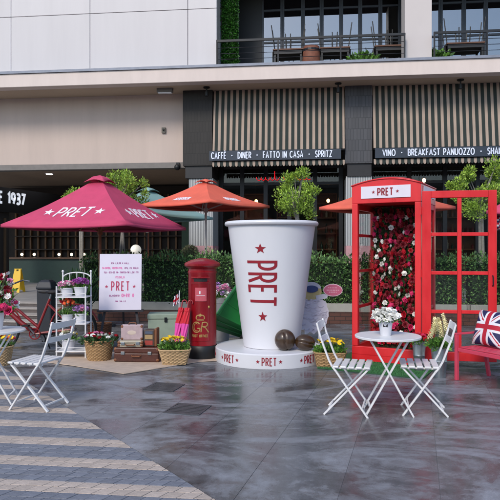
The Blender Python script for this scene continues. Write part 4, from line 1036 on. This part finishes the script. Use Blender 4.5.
def make_table(lab, x, y, ang):
    t = thing('bistro_table', lab, 'table', (x, y, 0), ang, 'white round bistro tables')
    MB().lathe([(.29, .69), (.3, .692), (.302, .708), (.297, .712), (.02, .712)], 48).build('table_top', white_metal, t, 35)
    for k, s in enumerate((-1, 1)):
        w = .15 if k else .125
        for yy in (-w, w):
            mb = MB(); mb.bar((s*-.17, yy, .685), (s*.21, yy, .0), .016, .03, up=(0, 1, 0)); mb.build('leg', white_metal, t, bevel=.003)
        MB().bar((s*-.168, -w, .68), (s*-.168, w, .68), .016, .016).build('crossbar', white_metal, t)
        MB().bar((s*.17, -w, .07), (s*.17, w, .07), .014, .014).build('crossbar', white_metal, t)
    MB().tube([(.02, -.16, .342), (.02, .16, .342)], .008, 8).build('pivot', white_metal, t)
    return t
make_table('white round bistro table carrying the pot of white flowers', 1.275, 5.55, R(-6)); make_table('white round bistro table cut by the left edge with bouquet', -2.545, 5.95, R(8))

# ---- pots, baskets and flowers
wick = mat('wicker', 'a5835a', .8, var=.2, scale=40); wick2 = mat('wicker_pale', 'b89a72', .8, var=.2, scale=40)
def basket(t, rx0, ry0, rx1, ry1, h, m, n=40, square=False):
    """woven basket: rows of strands bulging in and out round upright stakes"""
    mb = MB(); rows = int(h/.018); nn = n*2
    def pt(a, s, off):
        ca, sa = math.cos(a), math.sin(a)
        if square: k = 1/max(abs(ca), abs(sa)); k = .35*k+.65*(abs(ca)**4+abs(sa)**4)**-.25
        else: k = 1
        return ((rx0+(rx1-rx0)*s)*ca*k+ca*off, (ry0+(ry1-ry0)*s)*sa*k+sa*off)
    for r in range(rows):
        z0, z1 = h*r/rows, h*(r+1)/rows; zm = (z0+z1)/2; o = []; f = []
        for q in range(nn):
            a = 2*math.pi*q/nn; off = .005*(1 if (q//2+r) % 2 else -1)
            for z, e in ((z0, 0), (zm, .006), (z1, 0)):
                x, y = pt(a, zm/h, off+e); o.append((x, y, z))
        for q in range(nn):
            w = (q+1) % nn; f += [(q*3, w*3, w*3+1, q*3+1), (q*3+1, w*3+1, w*3+2, q*3+2)]
        mb.add(o, f)
    mb.build('weave', m, t, True)
    mb = MB(); pp = []
    for q in range(33): a = 2*math.pi*q/32; x, y = pt(a, 1, .004); pp.append((x, y, h))
    mb.tube(pp, .012, 6); mb.build('rim', m, t, True)
    mb = MB(); o = [(*pt(2*math.pi*q/24, .9, -.015), h*.85) for q in range(24)]; mb.add(o, [tuple(range(24))]); mb.build('soil', soil, t); mb = MB(); o2 = [(*pt(2*math.pi*q/24, 0, -.004), .004) for q in range(24)]; mb.add(o2, [tuple(range(24))]); mb.build('base', m, t)
def stems(t, pts_):
    mb = MB()
    for a, c in pts_: mb.tube([a, ((a[0]+c[0])/2, (a[1]+c[1])/2, (a[2]+c[2])/2+.01), c], .003, 4)
    mb.build('stems', stem_g, t)
def flowers(t, kind, mats, n, cx, cy, z0, z1, rx, ry, size, fn=60, fs=.06, fm=None, tilt=.5, z_base=None):
    zb = z_base if z_base is not None else z0-.08
    tuft(t, cx, cy, zb, rx*.9, ry*.9, max(.02, (z0-zb)*.55), fn, fs*.62, fm)
    st_ = []
    for i in range(n):
        a = i*2.4; r = math.sqrt((i+.5)/n); x, y = cx+rx*r*math.cos(a), cy+ry*r*math.sin(a); z = z0+(z1-z0)*(1-r*r)*.7+random.uniform(-.15, .3)*(z1-z0)
        bloom(t, kind, random.choice(mats), (x, y, z), size*1.15, (-tilt*r*math.sin(a), tilt*r*math.cos(a)))
        st_.append(((cx+(x-cx)*.4, cy+(y-cy)*.4, zb), (x, y, z-size*.3)))
    stems(t, st_)
wp = mat('pot_white', 'cfcfd4', .45, var=.06)
def pot(t, r0, r1, h, m=None, c=(0, 0, 0)):
    MB().lathe([(r0, 0), (r1, h*.86), (r1+.006, h*.87), (r1+.007, h), (r1-.004, h), (r1-.012, h*.85), (.01, h*.85)], 28, c).build('pot', m or wp, t, 35)
    MB().lathe([(r1-.013, h*.87), (.01, h*.88)], 20, c).build('soil', soil, t)
# table pot
t = thing('flower_pot', 'white pot of white roses on the right bistro table', 'flower pot', (1.25, 5.53, .7125))
pot(t, .047, .064, .15); MB().prism  # label plate follows
mb = MB(); mb.prism([(-.035, .085), (.005, .085), (.005, .11), (-.035, .11)], lambda x, y, d: (x, -math.sqrt(.058**2-x*x)-d, y), 0.002, .005); mb.build('label', black, t)
flowers(t, 'rose', [P_white], 60, 0, 0, .155, .26, .12, .1, .034, 90, .05, leaf_g, .8, .12)
# bouquet on the left table
t = thing('bouquet', 'large red pink and white bouquet in vase on the left table', 'bouquet', (-2.52, 5.95, .7125))
pot(t, .06, .08, .17)
tuft(t, 0, 0, .15, .17, .16, .33, 300, .055); st_ = []
for i in range(80):
    a = i*2.4; e = random.uniform(.0, 1); r = .19*math.sqrt(random.uniform(.2, 1)); x, y, z = r*math.cos(a), r*math.sin(a), .17+.4*e
    x *= 1.1-.5*e; bloom(t, random.choice(['rose', 'rose', 'daisy']), random.choice([P_red, P_red, P_white, P_pink, P_white, P_lpink]), (x+.02, y, z), random.uniform(.03, .046), (-.9*math.sin(a), .9*math.cos(a))); st_.append(((x*.2, y*.2, .15), (x, y, z)))
stems(t, st_)
for x, y, z in ((.16, -.1, .2), (.14, -.16, .24)): bloom(t, 'rose', P_pink, (x, y, z), .055, (.9, .4))
# baskets
t = thing('flower_basket', 'round wicker basket of red and white flowers beside the suitcases', 'flower basket', (-2.05, 8.16, .013), 0, 'wicker flower baskets')
basket(t, .15, .14, .195, .18, .26, wick)
tuft(t, 0, 0, .23, .22, .19, .05, 420, .06, leaf_d)
flowers(t, 'rose', [P_red, P_red, P_white, P_white, P_lpink], 24, 0, 0, .31, .37, .24, .2, .032, 60, .07, leaf_d, .7, .24)
t = thing('flower_basket', 'square wicker basket of yellow flowers in front of the post box', 'flower basket', (-.985, 7.86, .013), R(5), 'wicker flower baskets')
basket(t, .15, .1, .2, .14, .19, wick2, 40, True); tuft(t, 0, 0, .17, .17, .12, .07, 330, .065, leaf_g); flowers(t, 'daisy', [P_yel], 34, 0, 0, .3, .36, .19, .12, .026, 60, .08, leaf_g, .7, .18)
t = thing('flower_basket', 'wicker basket of yellow flowers right of the giant cup', 'flower basket', (1.03, 7.72, 0), R(-5), 'wicker flower baskets')
basket(t, .16, .11, .2, .14, .19, wick, 40, True); tuft(t, 0, 0, .17, .17, .12, .07, 330, .065, leaf_g); flowers(t, 'daisy', [P_yel], 24, 0, 0, .3, .37, .17, .11, .03, 60, .09, leaf_g, .7, .18)
t = thing('flower_basket', 'pale basket of yellow and orange flowers behind the left table', 'flower basket', (-3.3, 7.85, 0), 0, 'wicker flower baskets')
basket(t, .15, .13, .19, .16, .24, wick2); flowers(t, 'daisy', [P_yel, P_or, P_red], 30, 0, 0, .32, .42, .19, .16, .034, 200, .08, leaf_g, .7, .22)
# metal buckets
zinc = mat('zinc', '8f979c', .35, .75, var=.2, scale=12)
def bucket(t, r0, r1, h):
    MB().lathe([(r0, 0), (r0+.002, .01), (r0+(r1-r0)*.5, h*.5), (r0+(r1-r0)*.5+.004, h*.52), (r0+(r1-r0)*.55, h*.54), (r1, h*.97), (r1+.006, h*.985), (r1, h), (r1-.008, h), (r1-.02, h*.85), (.01, h*.85)], 28).build('bucket', zinc, t, 35)
    MB().tube([(r1*math.cos(R(q)), -.012-.02*math.sin(R(q)), h*.9-.09*math.sin(R(q))) for q in range(0, 181, 20)], .004, 5).build('handle', zinc, t, True)
t = thing('flower_bucket', 'zinc bucket of crimson flowers by the phone box door hinge', 'flower bucket', (2.09, 7.42, .014), 0, 'zinc flower buckets')
bucket(t, .058, .082, .36); flowers(t, 'rose', [P_pink, P_red, P_red], 20, -.03, 0, .4, .47, .17, .13, .038, 80, .07, leaf_g, .8, .32)
t = thing('flower_bucket', 'zinc bucket of cream spiky flowers behind the right chair', 'flower bucket', (2.235, 7.08, 0), 0, 'zinc flower buckets')
bucket(t, .07, .098, .37); tuft(t, 0, 0, .33, .1, .09, .08, 260, .075, leaf_g); st_ = []
for i in range(13):
    a = i*2.4; r = .1*math.sqrt((i+.5)/13); x, y = r*math.cos(a)*1.2, r*math.sin(a); z = .53+random.uniform(-.03, .09)
    bloom(t, 'spike', P_cream, (x, y, z), .05, (0, 0)); st_.append(((x*.4, y*.4, .33), (x, y, z)))
stems(t, st_)

# ---- flower stand with pots
FS = (-2.47, 8.42)
t = thing('flower_stand', 'white metal three shelf flower stand with arched top', 'flower stand', (*FS, 0))
w, dp = .2, .14
for sx in (-1, 1):
    for sy in (-1, 1): MB().tube([(sx*w, sy*dp, .0), (sx*w, sy*dp, 1.18 if sy > 0 else 1.0)], .011, 8).build('post', white_metal, t, True)
    MB().ell((sx*w, dp, 1.195), (.018, .018, .02), 8, 6).build('finial', white_metal, t, True)
MB().tube([(-w*math.cos(R(q)), dp, 1.1+.08*math.sin(R(q))) for q in range(0, 181, 15)], .009, 6).build('arch', white_metal, t, True)
for k in range(3): MB().tube([(-.1+.1*k, dp, .86), (-.1+.1*k, dp, 1.1+.08*math.sqrt(1-(.5*(k-1))**2)-.004)], .006, 6).build('back_bar', white_metal, t)
SZ = (.09, .47, .84)
for z in SZ:
    so_ = MB().b2(-w-.012, w+.012, -dp-.012, dp+.012, z, z+.014).build('shelf', white_metal, t, bevel=.003)
    mb = MB(); mb.tube([(-w, -dp-.002, z+.06), (w, -dp-.002, z+.06)], .006, 6); mb.build('shelf_rail', white_metal, so_)
def stand_pot(lab, dx, lv, kind, mats, n, size, r=.07, h=.13, up=.1, rx=.1):
    t = thing('flower_pot', lab, 'flower pot', (FS[0]+dx, FS[1]-.02, SZ[lv]+.0145), 0, 'flower pots on the white stand')
    pot(t, r*.78, r, h); flowers(t, kind, mats, n, 0, 0, h+up*.5, h+up, rx, rx*.8, size, 130, .07, leaf_g, .7, h*.8)
stand_pot('white pot of pink flowers on top shelf of flower stand', -.09, 2, 'pom', [P_lpink, P_lpink, P_white], 16, .032, .085, .12, .08, .11)
stand_pot('white pot of purple flowers on top shelf of flower stand', .1, 2, 'pom', [P_purple, P_purple, P_lilac], 18, .032, .09, .13, .12, .11)
stand_pot('white pot of orange tulips on middle shelf of flower stand', -.09, 1, 'tulip', [P_or, P_or, P_red], 17, .026, .08, .12, .24, .1)
stand_pot('white pot of lilac flowers on middle shelf of flower stand', .1, 1, 'pom', [P_lilac, P_lilac, P_lpink], 16, .03, .08, .13, .1, .1)
stand_pot('white pot of yellow flowers on bottom shelf of flower stand', -.07, 0, 'daisy', [P_yel, P_cream, P_white], 18, .028, .09, .15, .12, .12)

# ---- easel with notice board
t = thing('easel', 'dark wooden easel carrying the white notice board', 'easel', (-1.94, 8.98, 0), R(6))
ew = mat('easel_wood', '2b2a30', .6, var=.2)
for s in (-1, 1): MB().bar((s*.32, -.06, 0), (s*.1, .16, 1.46), .035, .025, up=(0, 1, 0)).build('leg', ew, t)
MB().bar((0, .55, 0), (0, .18, 1.42), .03, .025, up=(0, 1, 0)).build('leg', ew, t)
MB().b2(-.34, .34, -.04, .06, .575, .605).build('ledge', ew, t); MB().bar((-.1, .15, 1.38), (.1, .15, 1.38), .03, .02).build('crossbar', ew, t)
nb = thing('notice_board', 'white notice board with pink and red printed lettering on easel', 'notice board', (-1.94, 8.98, .606), R(6))
tl = R(7)
def bf(x, y, d): return (x, -.03+y*math.sin(tl)-d*math.cos(tl), y*math.cos(tl)-d*math.sin(tl)*0)
mb = MB(); mb.prism([(-.31, 0), (.31, 0), (.31, .84), (-.31, .84)], bf, 0, .012); mb.build('panel', mat('board_white', 'd9d3e0', .5, var=.02), nb)
pk = mat('print_pink', 'dd7fb0', .6); pr = mat('print_plum', 'a05a8c', .6); rd = mat('print_red', 'b23a5c', .6)
def fineline(y, h, x0, x1, m, seed, w=.006):
    """lines of print too small to read in the photograph: letter-sized marks grouped in words"""
    rs = random.Random(seed); mb = MB(); x = x0
    while x < x1:
        for _ in range(rs.randint(2, 8)):
            if x > x1: break
            kind = rs.randint(0, 6); ww = h*rs.uniform(.42, .62)
            st_ = [[[(0, 0), (0, 1)], [(0, .5), (1, .5)]], [arc(.5, .5, .5, .5, 0, 360, 6)], [[(0, 0), (0, .9), (1, .9), (1, 0)]], [[(0, 1), (0, 0), (1, 0)]], [arc(.5, .5, .5, .5, 10, 320, 8), [(0, .5), (1, .5)]], [[(0, 0), (0, 1)]], [arc(.55, .75, .4, .25, 30, 270, 5)+arc(.5, .25, .4, .25, 90, -150, 5)]][kind]
            for s_ in st_: ribbon(mb, [(x+a*ww, y+c*h) for a, c in s_], w, bf, .0121, .0135)
            x += (ww if kind != 5 else 0)+h*.26
        x += h*.7
    mb.build('lettering', m, nb)
fineline(.69, .022, -.14, .12, pr, 1); fineline(.615, .026, -.27, .02, pk, 2, .008); fineline(.615, .024, .06, .26, pr, 3)
fineline(.55, .024, -.24, .25, pr, 4); fineline(.475, .028, -.07, .06, pk, 5, .008); fineline(.2, .026, -.16, -.02, pr, 6); fineline(.195, .045, .02, .2, pk, 7, .012); fineline(.12, .02, -.07, .08, pr, 8, .005)
mb = MB(); W = text_w('PRET', .13, .55, .3); text(mb, 'PRET', -W/2, .29, .13, .017, bf, .0121, .014, .55, .3)
for s in (-1, 1): mb.prism(star_poly(s*(W/2+.075), .35, .028), bf, .0121, .014)
mb.build('lettering', rd, nb)

# ---- luggage
def suitcase(lab, x, y, z, rz, sx, sy, sz, m, trim, upright=False, locks=True):
    t = thing('suitcase', lab, 'suitcase', (x, y, z), rz, 'stack of vintage suitcases')
    MB().b2(-sx/2, sx/2, -sy/2, sy/2, 0, sz*.62).build('case', m, t, bevel=.014); MB().b2(-sx/2-.002, sx/2+.002, -sy/2-.002, sy/2+.002, sz*.622, sz).build('lid', m, t, bevel=.014)
    for a in (-1, 1):
        for c in (-1, 1):
            for zz in (.027, sz-.022): MB().ell((a*(sx/2-.018), c*(sy/2-.018), zz), (.026, .026, .026), 8, 6).build('corner_guard', trim, t, True)
    if locks:
        for a in (-.3, .3): MB().box((a*sx, -sy/2-.006, sz*.62), (.05, .012, .04)).build('lock', zinc, t, bevel=.003)
        MB().tube([(-.06, -sy/2-.004, sz*.45), (-.05, -sy/2-.03, sz*.42), (.05, -sy/2-.03, sz*.42), (.06, -sy/2-.004, sz*.45)], .009, 8).build('handle', trim, t, True)
    return t
lb = mat('leather_brown', '4e2a20', .45, var=.25, scale=12, bump=.2, bscale=90); lt = mat('leather_tan', '7a4c30', .5); lc = mat('case_cream', 'a9a08c', .6, var=.15, scale=15); lp = mat('case_pink', 'b09a9c', .6, var=.12, scale=15); lk = mat('case_dark', '4a3b33', .6, var=.3, scale=14)
suitcase('large brown leather suitcase at the bottom of the stack', -1.5, 8.14, .013, R(-3), .6, .36, .19, lb, lt)
suitcase('thin cream suitcase lying second in the stack', -1.6, 8.1, .2045, R(3), .33, .24, .085, lc, lt)
t = thing('suitcase', 'small pinkish suitcase standing upright on top of the stack', 'suitcase', (-1.59, 8.12, .29), R(2), 'stack of vintage suitcases')
MB().b2(-.145, .145, -.06, .0, 0, .2).build('case', lp, t, bevel=.012); MB().b2(-.146, .146, .002, .06, 0, .2).build('lid', lp, t, bevel=.012)
MB().tube([(-.05, 0, .2), (-.04, 0, .225), (.04, 0, .225), (.05, 0, .2)], .008, 8).build('handle', lt, t, True); MB().ell((0, -.06, .1), (.06, .003, .03), 12, 6).build('emblem', mat('case_emblem', 'c9b7a8', .6), t)
mb = MB()
for a in (-1, 1):
    for zz in (.02, .18): MB().ell((a*.128, -.045, zz), (.022, .022, .022), 8, 6).build('corner_guard', lt, t, True)
t = thing('travel_trunk', 'small dark upright case with red and tan stickers on big suitcase', 'case', (-1.33, 8.14, .2045), R(-4))
MB().b2(-.09, .05, -.09, .09, 0, .22).build('case', lk, t, bevel=.01); MB().b2(.052, .085, -.085, .085, 0, .24).build('side_board', lt, t, bevel=.008)
for z0, z1, m in ((.02, .08, mat('sticker_red', '9c3a30', .6)), (.1, .155, mat('sticker_tan', 'a58a60', .6)), (.17, .205, mat('sticker_blue', '4c5668', .6))): MB().b2(-.075, .03, -.0935, -.0905, z0, z1).build('sticker', m, t)
# pale green chest behind the yellow flowers
t = thing('green_chest', 'pale green storage chest behind suitcases and yellow flowers', 'chest', (-1.3, 9.35, 0), R(4))
gc = mat('chest_green', '8d9c8c', .6, var=.1); MB().b2(-.27, .27, -.18, .18, .0, .44).build('box', gc, t, bevel=.012); MB().b2(-.28, .28, -.19, .19, .442, .52).build('lid', gc, t, bevel=.012)
MB().b2(-.02, .02, -.2, -.19, .4, .47).build('latch', steel, t)
t = thing('wicker_hamper', 'brown wicker hamper behind the round flower basket', 'hamper', (-2.33, 9.3, 0), R(3)); basket(t, .15, .12, .17, .14, .36, mat('wicker_brown', '6b4630', .8, var=.3, scale=40), 40, True)
# green glazed tipping cart behind the cup
t = thing('green_cart', 'green tapered cart tub tipped forward between post box and cup', 'cart', (.03, 9.25, 0), 0)
gm = mat('cart_green', '1f7a38', .45, var=.1, scale=4); ctr = Vector((-.16, 0, .52)); Rt = Matrix.Rotation(R(-56), 3, 'Y') @ Matrix.Rotation(R(25), 3, 'Z')
o8 = [(-.24, -.28, -.22), (.24, -.28, -.22), (.24, .28, -.22), (-.24, .28, -.22), (-.36, -.4, .3), (.36, -.4, .3), (.36, .4, .3), (-.36, .4, .3)]
o8 = [ctr+Rt @ Vector(p) for p in o8]; mb = MB(); mb.add(o8, [(0, 1, 2, 3), (0, 4, 5, 1), (1, 5, 6, 2), (2, 6, 7, 3), (3, 7, 4, 0)])
tb = mb.build('tub', gm, t, bevel=.01); tb.modifiers.new('thick', 'SOLIDIFY').thickness = .018
mb = MB()
for i in range(4): mb.bar(o8[4+i], o8[4+(i+1) % 4], .035, .035)
mb.build('rim', mat('cart_green_light', '2c8240', .45), t, bevel=.006)
mb = MB()
for s in (.33, .66):
    a = o8[0].lerp(o8[1], s); c = o8[4].lerp(o8[5], s); mb.bar(a, c, .02, .02)
    a = o8[1].lerp(o8[2], s); c = o8[5].lerp(o8[6], s); mb.bar(a, c, .02, .02)
    a = o8[3].lerp(o8[0], s); c = o8[7].lerp(o8[4], s); mb.bar(a, c, .02, .02)
mb.build('stiffener', gm, t)
lo = min(p.z for p in o8)
for yy in (-.2, .25):
    MB().tube([(-.05, yy-.03, .14), (-.05, yy+.03, .14)], .14, 20).build('wheel', black, t, 35)
    MB().bar((-.05, yy*.5, .14), (-.1, yy*.5, lo+.12), .04, .04).build('bracket', steel, t)
MB().tube([(-.05, -.2, .14), (-.05, .25, .14)], .015, 8).build('axle', steel, t)
# white wrapped bundles behind the cart
t = thing('flower_pot', 'grey pot of white and lilac flowers showing above the green cart', 'flower pot', (-.5, 10.0, 0))
pot(t, .15, .2, .72, mat('tall_pot_grey', '85868a', .6)); flowers(t, 'pom', [P_white, P_white, P_lilac, P_lpink], 34, 0, 0, .78, .93, .24, .2, .045, 160, .09, leaf_g, .8, .66)

# ---- cut-out display figure right of the cup
t = thing('cutout_display', 'white frilly cut-out display with pink oval sign behind the giant cup', 'display board', (.99, 8.75, 0), R(-4)); t.scale = (.9, 1, .96)
cf = lambda x, y, d: (x, d, y)
mb = MB(); poly = []
for i in range(48):
    a = 2*math.pi*i/48; k = 1+.05*math.sin(i*1.9)+.03*math.sin(i*4.1); poly.append((-.1+.27*k*math.cos(a), .6+.3*k*math.sin(a)))
mb.prism(poly, cf, -.012, .012); mb.build('body', mat('cutout_white', 'd6d3da', .7, var=.08, scale=14, hue='c6c0d2'), t)
mb = MB()
rs = random.Random(5)
for i in range(46):
    a = rs.uniform(0, 6.28); r = math.sqrt(rs.uniform(0, .8)); x, z = -.1+.24*r*math.cos(a), .6+.27*r*math.sin(a)
    ribbon(mb, arc(x, z, .045, .035, 200, 340, 6), .012, cf, -.012, -.02)
mb.build('frill', mat('cutout_frill', 'c8c3d2', .7), t)
mb = MB(); mb.prism([(-.13+.19*math.cos(R(q)), .93+.13*math.sin(R(q))) for q in range(0, 360, 15)], cf, -.014, .011); mb.build('head', mat('cutout_yellow', 'bfae7a', .7, var=.15, scale=12), t)
mb = MB(); mb.prism([(-.12+.17*math.cos(R(q)), .98+.1*math.sin(R(q))) for q in range(0, 181, 15)], cf, -.019, -.0145); mb.build('cap', mat('cutout_white2', 'c4c3d0', .7), t)
mb = MB(); mb.prism([(-.1+.1*math.cos(R(q))*(1+.1*math.sin(q)), .97+.055*math.sin(R(q))) for q in range(0, 360, 20)], cf, -.026, -.0195); mb.build('blue_patch', mat('cutout_blue', '3a4878', .7), t)
mb = MB(); mb.prism([(-.02, .8), (.14, .83), (.16, .87), (.1, .9), (-.04, .87)], cf, -.022, -.0125); mb.build('arm', _m['cutout_white2'], t)
mb = MB(); mb.prism([(.24+.155*math.cos(R(q)), .955+.095*math.sin(R(q))) for q in range(0, 360, 12)], cf, -.02, -.008); ov = mb.build('oval_sign', mat('oval_edge', 'd8b9c6', .6), t)
mb = MB(); mb.prism([(.24+.143*math.cos(R(q)), .955+.083*math.sin(R(q))) for q in range(0, 360, 12)], cf, -.0235, -.0205); mb.build('oval_face', mat('oval_pink', 'bb5f7c', .6, var=.05), ov)
mb = MB()
for z, a, c in ((.99, .16, .31), (.955, .14, .34), (.925, .18, .3)):
    x = a
    while x < c: e = min(x+rs.uniform(.015, .035), c); ribbon(mb, [(x, z), (e, z)], .008, cf, -.0236, -.0245); x = e+.01
mb.build('lettering', mat('oval_print', 'e2c3ce', .6), ov)
for s in (-.2, .02): MB().b2(s-.015, s+.015, -.011, .011, .0, .36).build('leg', white_paint, t)
MB().b2(-.26, .08, -.12, .12, 0, .012).build('foot', white_paint, t)

# ---- bicycle
BK = Vector((-3.05, 8.85, 0))
t = thing('bicycle', 'old red step-through bicycle standing behind the left chair', 'bicycle', BK, R(-2))
bred = mat('bike_red', '7d1518', .4, var=.2, scale=9, coat=.2); tyre = mat('tyre', '151515', .8); spk = mat('spoke_steel', '8d8f93', .35, .8)
wr = .335
for x, nm in ((.47, 'r'), (-.68, 'f')):
    wh = MB(); wh.tube([(x+wr*.95*math.cos(R(q)), 0, wr+wr*.95*math.sin(R(q))) for q in range(0, 361, 12)], .019, 8, False)
    w_ = wh.build('wheel', tyre, t, True)
    MB().tube([(x+wr*.88*math.cos(R(q)), 0, wr+wr*.88*math.sin(R(q))) for q in range(0, 361, 12)], .01, 6, False).build('rim', spk, w_, True)
    mb = MB()
    for k in range(20): a = k*2*math.pi/20; mb.tube([(x+.02*math.cos(a+1), .025*(1 if k % 2 else -1), wr+.02*math.sin(a+1)), (x+wr*.88*math.cos(a), 0, wr+wr*.88*math.sin(a))], .0018, 4)
    mb.build('spokes', spk, w_); MB().tube([(x, -.05, wr), (x, .05, wr)], .018, 10).build('hub', spk, w_)
    MB().tube([(x+wr*1.1*math.cos(R(q)), 0, wr+wr*1.1*math.sin(R(q))) for q in range(20 if nm == 'r' else 10, 171, 10)], .012, 6).build('mudguard', bred, t, True)
bb = Vector((-.11, 0, .27)); stp = Vector((.1, 0, .78)); hd0, hd1 = Vector((-.53, 0, .62)), Vector((-.5, 0, .9)); hd0 = Vector((-.55, 0, .6)); hd1 = Vector((-.48, 0, .9)); rh, fh = Vector((.47, 0, wr)), Vector((-.68, 0, wr))
mb = MB(); mb.tube([bb, stp], .02, 10); mb.tube([bb, (hd0+bb)/2+Vector((0, 0, -.01)), hd0+Vector((0, 0, .02))], .036, 12); mb.tube([hd0, hd1], .022, 10)
mb.tube([(-.07, 0, .36), hd0+Vector((.02, 0, .14))], .022, 10)
for s in (-.045, .045): mb.tube([bb+Vector((0, s*.5, 0)), rh+Vector((0, s, 0))], .013, 8); mb.tube([stp+Vector((-.02, s*.4, -.08)), rh+Vector((0, s, 0))], .011, 8); mb.tube([hd0+Vector((-.01, s*.6, 0)), fh+Vector((0, s, 0))], .014, 8)
mb.build('frame', bred, t, True)
mb = MB(); mb.tube([stp, stp+Vector((.02, 0, .08))], .013, 8); mb.build('seat_post', spk, t)
mb = MB(); mb.ell(tuple(stp+Vector((.05, 0, .1))), (.11, .08, .035), 14, 8); mb.ell(tuple(stp+Vector((-.08, 0, .1))), (.1, .03, .022), 12, 6); mb.build('saddle', mat('saddle', '1b1716', .6), t, True)
mb = MB(); mb.tube([(bb.x+.08*math.cos(R(q)), -.045, bb.z+.08*math.sin(R(q))) for q in range(0, 361, 15)], .009, 6, False)
for q in range(5): mb.tube([(bb.x, -.045, bb.z), (bb.x+.08*math.cos(q*1.256), -.045, bb.z+.08*math.sin(q*1.256))], .006, 5)
mb.build('chainring', bred, t, True)
for s in (-1, 1):
    e = bb+Vector((.1*s, .075*s*-1*-1, -.13*s)); MB().bar(bb+Vector((0, .06*s, 0)), e, .014, .022).build('crank', spk, t); MB().box(tuple(e+Vector((0, .05*s, 0))), (.09, .08, .022)).build('pedal', black, t)
mb = MB(); mb.tube([hd1, hd1+Vector((.01, 0, .08))], .014, 8); mb.tube([hd1+Vector((.17, -.27, .12)), hd1+Vector((.06, -.26, .14)), hd1+Vector((.01, 0, .09)), hd1+Vector((.06, .26, .14)), hd1+Vector((.17, .27, .12))], .012, 8); mb.build('handlebar', spk, t, True)
MB().bar((-.02, .04, .27), (.02, .22, .012), .015, .015).build('kickstand', steel, t)

# ---- pink bench with flag cushion
bf_, bl_ = Vector((-.894, -.447, 0)), Vector((.447, -.894, 0))
t = thing('garden_bench', 'pink metal garden bench at the right edge', 'bench', (2.6, 7.03, 0), math.atan2(bl_.y, bl_.x)); t.scale = (1, 1, .9)
pkm = mat('bench_pink', 'cc4058', .45, var=.08, coat=.1)   # local x = length, local y = towards the back
L_, dp = 1.25, .48
for x in (.0, L_):
    MB().bar((x, -.24, 0), (x, -.24, .58), .04, .035).build('leg', pkm, t, bevel=.004); MB().bar((x, .28, 0), (x, .2, .42), .04, .035, up=(0, 1, 0)).build('leg', pkm, t, bevel=.004); MB().bar((x, .2, .42), (x, .29, .8), .04, .035, up=(0, 1, 0)).build('back_post', pkm, t, bevel=.004)
    MB().bar((x, -.26, .592), (x, .23, .592), .045, .022).build('armrest', pkm, t, bevel=.004); MB().bar((x, -.22, .39), (x, .2, .39), .03, .04).build('side_rail', pkm, t)
MB().b2(.02, L_-.02, -.245, -.215, .37, .415).build('front_rail', pkm, t, bevel=.004)
for k in range(6): MB().b2(.02, L_-.02, -.21+k*.07, -.155+k*.07, .415, .43).build('seat_slat', pkm, t, bevel=.004)
for z in (.5, .6, .69, .775): y = .2+(z-.42)*.237; MB().bar((.02, y, z), (L_-.02, y, z), .018, .05).build('back_slat', pkm, t, bevel=.004)
cu = thing('cushion', 'red white and blue flag cushion on the pink bench', 'cushion', (0, 0, 0))
cu.location = t.matrix_basis @ Vector((.3, .06, .432)) if False else (Matrix.Translation((2.6, 7.03, 0)) @ Matrix.Rotation(math.atan2(bl_.y, bl_.x), 4, 'Z')) @ Vector((.2, .0, .383)); cu.rotation_euler = (R(-20), 0, math.atan2(bl_.y, bl_.x))
mb = MB(); n = 44; S_ = .42
def jack(u, v):
    x, y = u*2-1, v*2-1; ax, ay = abs(x), abs(y)
    if ax < .14 or ay < .14: return 0
    if ax < .26 or ay < .26: return 1
    dgn = abs(ax-ay)
    off = (x*y > 0)
    s_ = (ay-ax) if (x*y > 0) == (x > 0) else (ax-ay)
    if 0 < s_ < .12: return 0
    return 1 if dgn < .22 else 2
for sd_ in (-1, 1):
    o = []; f = []
    for j in range(n+1):
        for i in range(n+1):
            u_, v_ = i/n, j/n; bul = .075*(max(0, (1-(2*u_-1)**4))*max(0, (1-(2*v_-1)**4)))**.6
            pin = 1-.05*(1-abs(2*v_-1)**2) if True else 1; o.append(((u_-.5)*S_*(1-.06*(1-(2*v_-1)**2)), sd_*bul, .0+.02+v_*S_-(.02 if False else 0)+.012*(2*v_-1)*-(1-(2*u_-1)**2)))
    for j in range(n):
        for i in range(n): mb.add([o[j*(n+1)+i], o[j*(n+1)+i+1], o[(j+1)*(n+1)+i+1], o[(j+1)*(n+1)+i]], [(0, 1, 2, 3)], jack((i+.5)/n, (j+.5)/n))
me = mb.build('cover', [fl_r, fl_w, fl_b], cu, True, weld=True)
# hanging flag ball under the right-hand parasol
t = thing('flag_lantern', 'small red white and blue hanging lantern at the right edge', 'lantern', (4.3, 10.42, 0))
mb = MB(); zc = 1.97; nn, nv = 18, 12
for j in range(nv):
    for i in range(nn):
        def q(a, c): th = math.pi*c/nv; ph = 2*math.pi*a/nn; return (.13*math.sin(th)*math.cos(ph), .13*math.sin(th)*math.sin(ph), zc+.13*math.cos(th))
        mb.add([q(i, j), q(i+1, j), q(i+1, j+1), q(i, j+1)], [(0, 1, 2, 3)], (i+j) % 3 if True else 0)
mb.build('shade', [fl_r, fl_w, fl_b], t, True, weld=True); MB().tube([(0, 0, zc+.125), (0, 0, 2.17)], .004, 5).build('cord', black, t)
